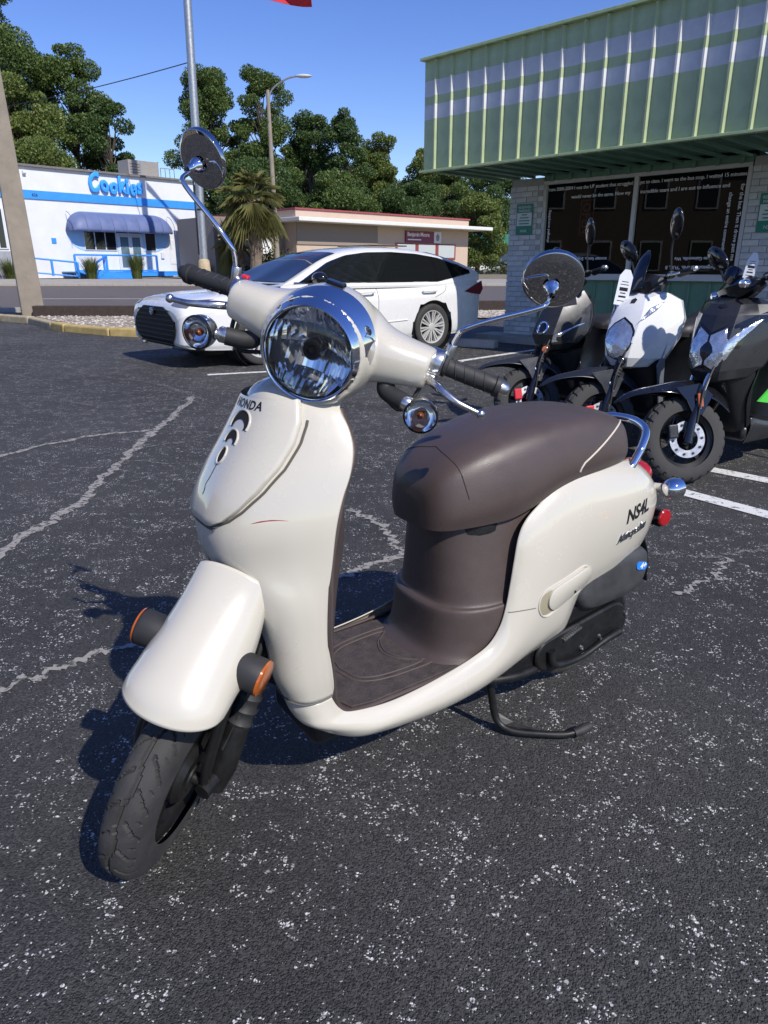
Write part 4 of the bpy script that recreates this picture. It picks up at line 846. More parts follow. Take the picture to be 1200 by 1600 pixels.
for x0, x1 in ((-5.20, -4.58), (-4.48, -3.86)):
    d = MB().box(((x0 + x1) / 2, -.075, 1.88), (x1 - x0, .03, 1.86)).build('door', FRW, bs, 0, bevel=.01); MB().box(((x0 + x1) / 2, -.094, 1.93), (x1 - x0 - .14, .01, 1.60)).build('pane', GLB, d, 0)
    MB().tube([(x1 - .09 if x0 < -5 else x0 + .09, -.13, 1.7), (x1 - .09 if x0 < -5 else x0 + .09, -.13, 2.1)], .015, 6).build('handle', GALV, d)
MB().box((-4.52, -.035, 2.985), (1.52, .05, .09)).build('transom', GL, bs, 0)
for x, z, wd, h in ((-8.78, 2.45, .24, .26), (-1.25, 1.72, .18, .16)): MB().box((x, -.02, z), (wd, .03, h)).build('wall_plaque', BLUE, bs, 0)
MB().box((-1.55, -.015, 2.0), (1.0, .02, 1.35)).build('wall_hatch', STUC, bs, 0, bevel=.01); MB().box((-2.55, -.05, 1.8), (.2, .08, .34)).build('meter_box', FRW, bs, 0, bevel=.01)
lw = MB().box((-12.05, -.03, 2.95), (1.9, .06, 1.9)).build('window', FRW, bs, 0)
for k in range(5): MB().box((-12.75 + k * .35, -.065, 2.95), (.29, .012, 1.78)).build('pane', GL, lw, 0)
MB().box((-12.0, -.025, 1.3), (2.3, .05, 1.2)).build('stone_panel', mat('grey_render', (.30, .31, .33), .9, var=.15), bs, 0)
MB().tube([(-10.05, -.12, .7), (-10.12, -.12, 3.2)], .05, 8).build('downpipe', BLACK, bs)
MB().tube([(-9.9, -.10, 5.6), (-9.75, -.10, 5.6)], .09, 10).build('wall_lamp', WHITE, bs)
acu = thing('rooftop_unit', 'grey boxy air conditioner on the roof of the blue trimmed shop', 'air conditioner', BMx @ Matrix.Translation((-2.6, 1.6, 5.9)))
MB().box((0, 0, .5), (1.9, 1.2, .95)).build('casing', mat('unit_grey', (.26, .24, .22), .7, var=.1), acu, 0, bevel=.02); MB().box((-.2, -.605, .5), (.05, .02, .9)).box((.95, 0, .97), (.04, 1.2, .06)).build('trim', GALV, acu, 0)
for k in range(5): MB().box((-.55, -.606, .2 + .14 * k), (.6, .02, .05)).build('louvre', mat('unit_dark', (.12, .11, .10), .7), acu, 0)
rl = thing('roof_rail', 'thin metal roof rail beside the rooftop air conditioner', 'railing', BMx @ Matrix.Translation((-1.3, 1.4, 5.9)))
for k in range(4): MB().tube([(k * .3, 0, 0), (k * .3, 0, .75)], .025, 6).build('post', GALV, rl)
MB().tube([(0, 0, .75), (.9, 0, .75)], .025, 6).build('rail', GALV, rl)
# deck, ramp, railings
dk = thing('deck', 'bright blue timber deck along the front of the white shop', 'deck', BMx)
for k in range(30): MB().box((-8.6 + k * .22 + .11, -.85, .90), (.205, 1.7, .06)).build('board', BLUE, dk, 0)
MB().box((-5.3, -1.66, .78), (6.6, .06, .20)).build('fascia_board', BLUE, dk, 0); MB().box((.2, -.8, .82), (3.6, 1.4, .18)).build('side_deck', BLUE, dk, 0)
MB().add([(-8.6, -1.7, .93), (-7.0, -1.7, .93), (-5.9, -3.3, .56), (-8.2, -3.3, .56)], [(0, 1, 2, 3)]).build('ramp', BLUE, dk, 0, solid=.05)
def rail(P, hs, label):
    r = thing('hand_railing', label, 'railing', BMx); 
    for (a, b), h in zip(zip(P[:-1], P[1:]), hs):
        L_ = math.hypot(b[0] - a[0], b[1] - a[1]); n_ = max(1, round(L_ / 1.5))
        MB().tube([(a[0], a[1], a[2] + h), (b[0], b[1], b[2] + h)], .05, 6).build('top_rail', BLUE, r); MB().tube([(a[0], a[1], a[2] + .08), (b[0], b[1], b[2] + .08)], .04, 6).build('bottom_rail', BLUE, r)
        for k in range(n_ + 1):
            t = k / n_; x, y, z = [a[i] + (b[i] - a[i]) * t for i in range(3)]; MB().box((x, y, z + h / 2), (.09, .09, h)).build('post', BLUE, r, 0)
rail([(-8.55, -1.62, .9), (-3.9, -1.62, .9)], [.85], 'blue timber railing in front of the glazed double doors'); rail([(-8.2, -3.2, .56), (-6.9, -1.72, .9)], [.8], 'blue timber railing along the sloping blue ramp')
rail([(-11.2, -2.0, .85), (-8.9, -2.6, .62)], [.75], 'blue timber railing between the leaning pole and the ramp'); rail([(-.6, -1.4, .85), (1.9, -1.4, .85), (2.4, .5, .85)], [.85, .85], 'blue timber railing at the corner of the white shop behind the steel pole')

# ------------------------------------------------------------------ tan building
e2 = np.array((.72928, .68422)); TMx = frame((-5.07, 43.66, 0), (*e2, 0), (-e2[1], e2[0], 0))
tb = thing('tan_building', 'low tan building with white projecting ledge and red framed windows', 'building', TMx)
TAN = mat('tan_stucco', (.52, .40, .31), .85, var=.05, vscale=1.5, bump=.2, bscale=30); TAN2 = mat('brown_stucco', (.26, .215, .18), .9, var=.06)
MB().box((7.6, 5, 2.3), (15.1, 10, 3.9)).build('wall', TAN, tb, 0); MB().box((7.6, 5, 4.31), (15.25, 10.15, .09)).build('red_coping', mat('maroon_trim', (.30, .06, .07), .6), tb, 0)
MB().box((7.9, 4.6, 3.70), (17.0, 11.6, .22)).build('ledge', mat('ledge_white', (.66, .66, .62), .7, var=.05), tb, 0, bevel=.03)
MB().box((3.2, -.04, 3.0), (6.3, .06, 1.2)).build('upper_panel', TAN2, tb, 0)
MB().box((-2.3, 3.2, 2.2), (4.6, 4.0, 3.1)).build('side_wing', TAN2, tb, 0); MB().box((-1.2, 1.17, 2.3), (.6, .06, .9)).build('meter_box', WHITE, tb, 0)
MAR = mat('maroon_sign', (.20, .025, .065), .5); MRF = mat('red_window_frame', (.25, .05, .045), .5)
sg_ = MB().box((10.5, -.06, 3.05), (3.4, .08, .72)).build('sign_board', MAR, tb, 0); MB().box((11.85, -.105, 3.05), (.70, .02, .72)).build('sign_crest_panel', mat('sign_pale', (.66, .64, .66), .5), tb, 0)
MB().prism([(11.85 + .2 * math.cos(a), 3.05 + .26 * math.sin(a)) for a in (math.pi / 2, math.pi * .9, math.pi * 1.3, math.pi * 1.7, math.pi * .1)], -.12, -.116, lambda u, v, h: (u, h, v)).build('sign_crest', mat('crest_grey', (.22, .2, .25), .5), tb, 0)
bmx = text_mb('Benjamin Moore', .36, .005, bold=.005, align='LEFT', spacing=.92); bmx.xf(lambda p: (8.95 + p[0] * .94, -.105 - p[2], 3.08 + p[1])).build('sign_lettering', INKW, tb, 0)
MB().box((9.62, -.106, 2.87), (1.25, .006, .07)).build('sign_line', INKW, tb, 0)
WP = mat('sky_pane', (.42, .45, .47), .10, spec=.7)
for k in range(3):
    x0 = 8.0 + k * 1.95; f = MB().box((x0 + .92, -.03, 2.15), (1.93, .06, 1.0)).build('window', MRF, tb, 0, bevel=.01); MB().box((x0 + .92, -.065, 2.17), (1.62, .012, .80)).build('pane', WP, f, 0)
# ------------------------------------------------------------------ far blue-grey house, pickup, parked car
fb = thing('far_house', 'blue grey house with dark green awning down the street', 'house', at(15.5, 84, .3))
MB().box((0, 3, 2.1), (11, 6, 4.2)).build('wall', mat('blue_grey_wall', (.36, .42, .48), .8, var=.06), fb, 0)
MB().prism([(-5.6, -.1), (5.6, -.1), (5.6, -1.3), (-5.6, -1.3)], 3.0, 3.05).build('awning_underside', mat('awning_green', (.015, .14, .085), .7), fb, 0)
MB().add([(-5.7, -.05, 4.3), (5.7, -.05, 4.3), (5.7, -1.4, 2.95), (-5.7, -1.4, 2.95)], [(0, 1, 2, 3)]).build('awning', MATS['awning_green'], fb, 0, solid=.05)
for x in (-3.2, -.6, 2.2): f = MB().box((x, -.03, 1.85), (1.6, .08, 1.9)).build('window', WHITE, fb, 0); MB().box((x, -.08, 1.85), (1.3, .02, 1.6)).build('pane', GL, f, 0)
def small_car(name, label, cat, M, paint, prof, cabin, L_, W_=1.8, zb=.35, wr=.34, wx=(.85, 3.6)):
    t = thing(name, label, cat, M)
    MB().prism(prof, -W_ / 2, W_ / 2, lambda u, v, h: (u, h, v)).build('body', paint, t, 30, bevel=.08)
    MB().prism(cabin, -W_ / 2 * .86, W_ / 2 * .86, lambda u, v, h: (u, h, v)).build('cabin_glass', GL, t, 30, bevel=.06)
    for x in wx:
        for s_ in (-1, 1): wv = MB().lathe([(-.11, .0), (-.11, wr - .03), (-.07, wr), (.07, wr), (.11, wr - .03), (.11, 0)], (x, s_ * (W_ / 2 - .1), wr), (0, 1, 0), 24).build('wheel', TYRE, t); MB().lathe([(.112, .0), (.112, .2), (.10, .21)], (x, s_ * (W_ / 2 - .1), wr), (0, s_, 0), 20).build('hubcap', GALV, wv)
    return t
pk = small_car('pickup_truck', 'white pickup truck parked beyond the tan building', 'truck', at(5.3, 76, zt(76)), WHITE, [(0, .4), (5.4, .4), (5.4, 1.05), (3.4, 1.05), (3.3, 1.05), (1.55, 1.05), (.1, .95)], [(1.45, 1.04), (3.35, 1.04), (3.2, 1.75), (2.0, 1.75)], 5.4)
MB().box((2.6, 0, 1.77), (1.3, 1.55, .06)).build('cab_roof', WHITE, pk, 0, bevel=.03); MB().box((5.43, -.7, .8), (.03, .2, .3)).build('tail_lamp', RED, pk, 0)
small_car('parked_car', 'dark red car parked by the far blue grey house', 'car', at(12.1, 79, zt(79)), mat('dark_red_paint', (.06, .012, .014), .3, coat=.6), [(0, .35), (4.4, .35), (4.4, .85), (3.7, .92), (1.1, .9), (.05, .7)], [(1.0, .88), (3.8, .9), (3.1, 1.38), (1.9, 1.4)], 4.4)
small_car('parked_car', 'small silver car parked between the pickup and the dark red car', 'car', at(10.4, 84.5, zt(84)), mat('silver_paint', (.55, .56, .57), .3, .5), [(0, .35), (4.2, .35), (4.2, .8), (3.5, .88), (1.1, .86), (.05, .65)], [(1.0, .84), (3.6, .86), (3.0, 1.3), (1.9, 1.32)], 4.2)

# ------------------------------------------------------------------ poles
lp = thing('utility_pole', 'square weathered concrete utility pole leaning beside the yellow kerb', 'pole', at(-8.38, 17.6))
def taper(a, b, wa, wb, rz): 
    V = []
    for p, w_ in ((a, wa), (b, wb)):
        for k in range(4): t = rz + math.pi / 4 + k * math.pi / 2; V.append((p[0] + w_ / math.sqrt(2) * math.cos(t), p[1] + w_ / math.sqrt(2) * math.sin(t), p[2]))
    return MB().add(V, [(3, 2, 1, 0), (4, 5, 6, 7)] + [(i, (i + 1) % 4, (i + 1) % 4 + 4, i + 4) for i in range(4)])
PC = mat('pole_concrete', (.25, .215, .17), .9, var=.18, vscale=3, bump=.4, bscale=50)
taper((0, 0, 0), (-.30, 0, 12), .50, .27, R(28)).build('shaft', PC, lp, 0, bevel=.025)
tp = thing('steel_pole', 'tall round galvanised steel pole on a yellowish concrete base across the road', 'pole', at(-8.92, 37.3, zt(37.3)))
MB().tube([(0, 0, .5), (.35, 0, 24)], [.205, .15], 20).build('shaft', GALV, tp); MB().lathe([(0, .33), (.5, .30), (.9, .27), (1.0, .20)], (0, 0, 0), (0, 0, 1), 20).build('base', mat('tan_base', (.44, .35, .22), .9, var=.2), tp)
for z in (3.2, 4.6, 5.6): MB().lathe([(0, .215), (.08, .215)], (.06, 0, z), (0, 0, 1), 20).build('band', BLACK, tp)
MB().tube([(-.20, -.08, 1.2), (-.19, -.08, 5.2)], .035, 6).build('conduit', BLACK, tp)
fg = MB(); G = []
for i in range(25):
    u = i / 24; G.append([(.45 + 5.25 * u, .35 * math.sin(u * 9 + v * 2) * u, (v - .5) * .42 - .5 * u) for v in np.linspace(0, 1, 14)])
fo = MB().grid(np.array(G)).build('flag', zband('flag_cloth', (.48, .02, .03), (.7, .7, .7), ((.15, .25),), .8), None, 60, solid=.01); fo.location = (-8.92, 37.3, 12.88); tag(fo, 'long narrow red pennant flying from the tall steel pole', 'flag')
sl2 = thing('street_lamp', 'slender concrete street lamp with curved arm behind the palm', 'street lamp', at(-5.8, 41, zt(41)))
MB().tube([(0, 0, -.02), (-.1, 0, 9.0)], [.16, .09], 12).build('post', PC, sl2); MB().tube(cr([(-.1, 0, 8.6), (.2, 0, 9.1), (.9, 0, 9.5), (1.45, 0, 9.62)], 20), .045, 8).build('arm', GALV, sl2)
MB().ell((1.75, 0, 9.62), (.42, .16, .09), 16).build('lamp_head', mat('lamp_grey', (.5, .52, .52), .5), sl2)
wr = MB().tube([(-45 + 36.2 * t, 66 - 28.7 * t, 12.6 - 2.6 * t - 3.0 * t * (1 - t)) for t in np.linspace(0, 1, 30)], .022, 6).build('overhead_wire', BLACK, None); tag(wr, 'thin black overhead wire running to the steel pole', 'wire')

# ------------------------------------------------------------------ vegetation
BARK = mat('bark', (.085, .065, .05), .9, var=.3, vscale=6, bump=.6, bscale=14)
OAK = [leafmat('oak_leaves_a', (0.056, 0.101, 0.029), (0.106, 0.162, 0.042), (0.194, 0.244, 0.068)), leafmat('oak_leaves_b', (0.082, 0.126, 0.032), (0.154, 0.211, 0.052), (0.276, 0.292, 0.089)), leafmat('oak_leaves_c', (0.042, 0.082, 0.028), (0.078, 0.133, 0.038), (0.138, 0.194, 0.059))]
def tree(x, y, h, wd, k, lm, rz, label):
    """trunk and limbs carrying round leaf clumps, sizes in metres"""
    t = thing('oak_tree', label, 'tree', at(x, y, zt(y) - .1, rz), 'oaks behind the buildings'); g = np.random.default_rng(int(abs(x * 37 + y * 11)) + k)
    tr = MB(); tr.tube([(0, 0, 0), (.02 * wd, .01 * wd, .22 * h), (-.01 * wd, .02 * wd, .45 * h), (.02 * wd, 0, .68 * h)], [.030 * wd + .1, .026 * wd + .06, .02 * wd, .01 * wd], 9, 12)
    lobes = int(30 + wd * h / 2.8); C = []
    for _ in range(lobes):
        a = g.uniform(0, 6.28); q = g.uniform(.22, 1.0); env = .5 * wd * math.sqrt(max(.04, 1 - ((q - .52) / .50) ** 2)); rr = env * g.uniform(.15, .95) ** .8
        r = g.uniform(.5, 1.1) * (.50 + .075 * wd); p = np.array((rr * math.cos(a), rr * math.sin(a), q * h - r * .6)); C.append((p, r))
        b = np.array((0, 0, min(.66 * h, max(.18 * h, p[2] - .6 * rr - .1 * h)))); m_ = (b + p) / 2 + g.normal(0, .03 * wd, 3); tr.tube([b, m_, p], [.012 * wd + .02, .008 * wd, .02], 6, 8)
    V = []
    for p, r in C:
        n_ = int(900 * r * r + 200); d = g.normal(0, 1, (n_, 3)); d /= np.linalg.norm(d, axis=1)[:, None]; rad = r * (.35 + .75 * g.random(n_) ** .55); q = p + d * rad[:, None] * (1, 1, .72)
        u = g.normal(0, 1, (n_, 3)); u /= np.linalg.norm(u, axis=1)[:, None]; v = np.cross(u, g.normal(0, 1, (n_, 3))); v /= np.linalg.norm(v, axis=1)[:, None]; s = (.085 * g.uniform(.4, 1.6, n_))[:, None]
        V.append(np.stack([q - u * s, q + v * s * .6, q + u * s, q - v * s * .6], 1))
    V = np.concatenate(V).reshape(-1, 3); nq = len(V) // 4; me = bpy.data.meshes.new('crown'); me.vertices.add(len(V)); me.vertices.foreach_set('co', V.ravel())
    me.loops.add(nq * 4); me.loops.foreach_set('vertex_index', np.arange(nq * 4)); me.polygons.add(nq); me.polygons.foreach_set('loop_start', np.arange(nq) * 4); me.update(calc_edges=True); me.materials.append(OAK[lm])
    tr.build('trunk', BARK, t); inst('crown', me, t)
for x, y, h, wd, k, lm, rz, lb in (
    (-30.2, 62, 20.8, 11.0, 0, 0, .3, 'tallest dark oak rising behind the left end of the blue trimmed shop'), (-27.2, 58, 14.0, 7.6, 1, 1, 1.2, 'yellowish green oak close behind the bubble lettering shop roof'),
    (-24.8, 64, 17.6, 6.0, 2, 0, 2.2, 'tall oak between the tallest oak and the rooftop unit'), (-21.9, 63, 13.2, 5.0, 3, 2, .4, 'rounded oak just left of the rooftop unit'),
    (-35.5, 58, 16, 9, 3, 2, 3.0, 'dark oak at the left edge behind the leaning pole'), (-25.5, 55, 9.5, 9, 1, 1, 4.0, 'olive oak low behind the blue trimmed shop roof'),
    (-16.6, 75, 18.2, 7.4, 2, 0, 1.7, 'tall oak behind the steel pole and round mirror'), (-11.6, 76, 18.7, 7.0, 0, 0, 4.1, 'tallest oak behind the street lamp and palm'),
    (-7.4, 78, 15.2, 6.4, 1, 2, 2.6, 'dark oak right of the street lamp post'), (-3.7, 75, 14.8, 4.6, 3, 2, .9, 'dark rounded oak behind the tan building roof centre'),
    (-.4, 80, 13.6, 6.2, 2, 1, 5.0, 'yellow green oak behind the tan building sign'), (3.6, 77, 11.8, 6.0, 0, 1, .2, 'bright oak beside the green shop canopy end'),
    (7.6, 82, 11.2, 8, 1, 0, 3.6, 'oak behind the right end of the tan building ledge'), (8.2, 66, 6.8, 4.6, 3, 1, 1.1, 'small bright oak between the tan building and the far house'),
    (-14.0, 84, 13.5, 9, 2, 2, 1.0, 'dark oak filling the gap between the two tallest street oaks'), (-8.8, 86, 13.5, 9, 1, 0, 3.0, 'mid green oak set back behind the street lamp arm'), (-1.8, 88, 12.6, 9, 0, 2, 5.2, 'dark oak set back behind the tan building ledge'), (5.6, 90, 11.8, 9, 3, 0, 1.9, 'mid green oak set back beside the canopy corner'), (13.0, 92, 12, 10, 2, 2, 2.0, 'dark oak rising behind the far blue grey house'), (-11.0, 66, 9.5, 9, 3, 2, 2.9, 'low dark oak behind the palm tree'),
    (-4.5, 67, 8.6, 9, 2, 0, .7, 'low broad oak just behind the tan building left end'), (3.0, 71, 8.2, 9, 1, 2, 3.3, 'low dark oak just behind the tan building right end'), (-18.5, 64, 6.2, 7, 1, 2, 3.3, 'low dark oak showing over the roof rail')):
    tree(x, y, h, wd, k, lm, rz, lb)
def blades(n, seed, spread, h, wd, m_, name, parent, droop=.5):
    g = np.random.default_rng(seed); mb = MB()
    for k in range(n):
        a = g.uniform(0, 6.28); r0 = spread * .35 * math.sqrt(g.random()); ln = h * g.uniform(.6, 1.1); lean = g.uniform(.1, 1.0) * spread; c_, s_ = math.cos(a), math.sin(a); P = []
        for t in (0, .4, .75, 1): P.append((c_ * (r0 + lean * t * t), s_ * (r0 + lean * t * t), ln * (t - droop * .35 * t * t)))
        w_ = wd * g.uniform(.6, 1.2); L_ = [(p[0] - s_ * w_ * q, p[1] + c_ * w_ * q, p[2]) for p, q in zip(P, (1, .9, .5, .05))]; R_ = [(p[0] + s_ * w_ * q, p[1] - c_ * w_ * q, p[2]) for p, q in zip(P, (1, .9, .5, .05))]
        mb.grid(np.array([L_, R_]))
    return mb.build(name, m_, parent, 0)
GRS = leafmat('grass_blades', (.05, .085, .02), (.10, .13, .03), (.21, .20, .07))
for x, y, h, sp, lb in ((-12.2, 37.0, 1.55, .62, 'tall feathery grass clump in front of the double doors'), (-14.5, 37.1, 1.35, .60, 'rounded grass clump between the ramp and the double doors'), (-18.3, 36.8, 1.25, .75, 'grass clump at the foot of the blue ramp'), (-19.6, 36.8, 1.2, .75, 'grass clump just right of the leaning pole'), (-21.8, 36.8, 1.2, .7, 'grass clump just left of the leaning pole'), (-9.9, 41.5, .8, .5, 'low grass tuft at the white shop corner')):
    t = thing('grass_clump', lb, 'plant', at(x, y, zt(y) - .02), 'ornamental grass clumps by the pavement'); blades(420, int(abs(x * 10)), sp, h, .016, GRS, 'blades', t)
PALM = leafmat('palm_fronds', (.07, .10, .03), (.13, .16, .05), (.26, .24, .09)); PB = mat('palm_trunk', (.17, .13, .095), .95, var=.35, vscale=7, bump=.8, bscale=12)
def palm(x, y, h, R_, nf, seed, label):
    t = thing('palm_tree', label, 'palm', at(x, y, zt(y) - .05)); g = np.random.default_rng(seed)
    tr = MB().tube([(0, 0, 0), (.06, 0, h * .5), (-.05, .02, h * .96)], [.34, .27, .30], 12, 14)
    for k in range(60):
        a = k * 2.4; z = h * (.25 + .72 * k / 60); r0 = .29; u = np.array((math.cos(a), math.sin(a), 0)); v = np.array((-math.sin(a), math.cos(a), 0)); b = np.array((0, 0, z))
        tr.add([b + u * r0 * .8 + v * .10, b + u * r0 * .8 - v * .10, b + u * (r0 + .16) + np.array((0, 0, .30)), b + u * r0 * .7 + np.array((0, 0, .28))], [(0, 1, 2), (0, 2, 3), (1, 3, 2)])
    tr.build('trunk', PB, t, 0)
    for k in range(nf):
        a = g.uniform(0, 6.28); el = g.uniform(-.9, 1.35); ln = R_ * g.uniform(.75, 1.05); mb = MB(); ca, sa = math.cos(a), math.sin(a); N_ = 12; mid = []
        for i in range(N_ + 1):
            s_ = i / N_; rr = ln * s_ * math.cos(el) * (1 - .12 * s_); zz = ln * s_ * math.sin(el) - ln * .28 * s_ ** 2.2; mid.append(np.array((ca * rr, sa * rr, h + zz)))
        hub = int(N_ * .45)
        mb.tube(mid[:hub + 2], .018, 5)
        o = mid[hub]; fd = mid[-1] - mid[hub]; fl = np.linalg.norm(fd); fd /= fl; sd = np.cross(fd, (0, 0, 1)); sd /= np.linalg.norm(sd) + 1e-6; up = np.cross(sd, fd)
        for j in range(22):
            th_ = -1.25 + 2.5 * j / 21; dr = fd * math.cos(th_) + sd * math.sin(th_); L2 = fl * 1.0 * (1 - .22 * abs(th_)) * g.uniform(.85, 1.1); p1 = o + dr * L2 * .55 + up * .03; p2 = o + dr * L2 + np.array((0, 0, -.30 * L2 * g.uniform(.3, 1)))
            w_ = np.cross(dr, up) * .030; mb.add([o, p1 - w_, p2, p1 + w_], [(0, 1, 2), (0, 2, 3)])
        mb.build('frond', PALM, t, 0)
palm(-6.75, 39.6, 4.0, 2.35, 64, 5, 'cabbage palm with shaggy trunk beside the street lamp'); palm(-8.0, 41.3, 1.9, 1.9, 26, 8, 'short young palm between the blue railing and the taller palm')
HEDG = leafmat('hedge_leaves', (.03, .05, .015), (.06, .09, .025), (.10, .12, .04))
def bush(x, y, rx, ry, h, n, seed, label):
    g = np.random.default_rng(seed); mb = MB()
    for k in range(n):
        d = g.normal(0, 1, 3); d /= np.linalg.norm(d); d[2] = abs(d[2]); q = d * g.uniform(.6, 1.05) * (rx, ry, h); u = g.normal(0, 1, 3); u /= np.linalg.norm(u); v = np.cross(u, d); s = g.uniform(.06, .13); mb.add([q - u * s, q + v * s * .6, q + u * s, q - v * s * .6], [(0, 1, 2, 3)])
    t = thing('bush', label, 'bush', at(x, y, zt(y))); mb.build('foliage', HEDG, t, 0); MB().tube([(0, 0, -.05), (.05, 0, h * .6)], [.06, .02], 6).build('stem', BARK, t)
bush(9.7, 58, 2.6, .9, 1.1, 900, 3, 'clipped green hedge at the right end of the tan building'); bush(13.2, 71, 2.2, 1.2, 1.3, 900, 4, 'round green bush by the roadside near the far house')
bush(-6.2, 42.3, 1.6, 1.0, 1.6, 1200, 6, 'dark shrub at the foot of the palm')

# ------------------------------------------------------------------ invented houses out of frame, added to be mirrored in the shop window and chrome
def invented_house(x, y, rz, wd, dp, h, wallc, roofc, label):
    t = thing('invented_house', label, 'house', at(x, y, 0, rz)); wm = mat('wall_' + label[:6], wallc, .85, var=.06); rm = mat('roof_' + label[:6], roofc, .85, var=.2)
    MB().box((0, 0, h / 2), (wd, dp, h)).build('wall', wm, t, 0); MB().add([(-wd / 2 - .6, -dp / 2 - .6, h), (wd / 2 + .6, -dp / 2 - .6, h), (wd / 2 + .6, dp / 2 + .6, h), (-wd / 2 - .6, dp / 2 + .6, h), (-wd / 2 + 3, 0, h + 2.4), (wd / 2 - 3, 0, h + 2.4)], [(0, 1, 5, 4), (1, 2, 5), (2, 3, 4, 5), (3, 0, 4), (3, 2, 1, 0)]).build('roof', rm, t, 0)
    for lev in range(int(h // 3)):
        for k in range(int(wd // 2.6)):
            xx = -wd / 2 + 1.5 + k * 2.6; f = MB().box((xx, -dp / 2 - .02, 1.7 + 3 * lev), (1.15, .08, 1.5)).build('window', WHITE, t, 0); MB().box((xx, -dp / 2 - .07, 1.7 + 3 * lev), (.95, .03, 1.3)).build('pane', GL, f, 0)
invented_house(-30, 1.5, R(90), 15, 9, 6.2, (.22, .175, .12), (.20, .06, .035), 'cream two storey house with red tiled hip roof across the lot')
invented_house(-27, -17, R(75), 16, 9, 6.0, (.10, .085, .075), (.10, .09, .085), 'brown two storey house with grey roof across the lot')

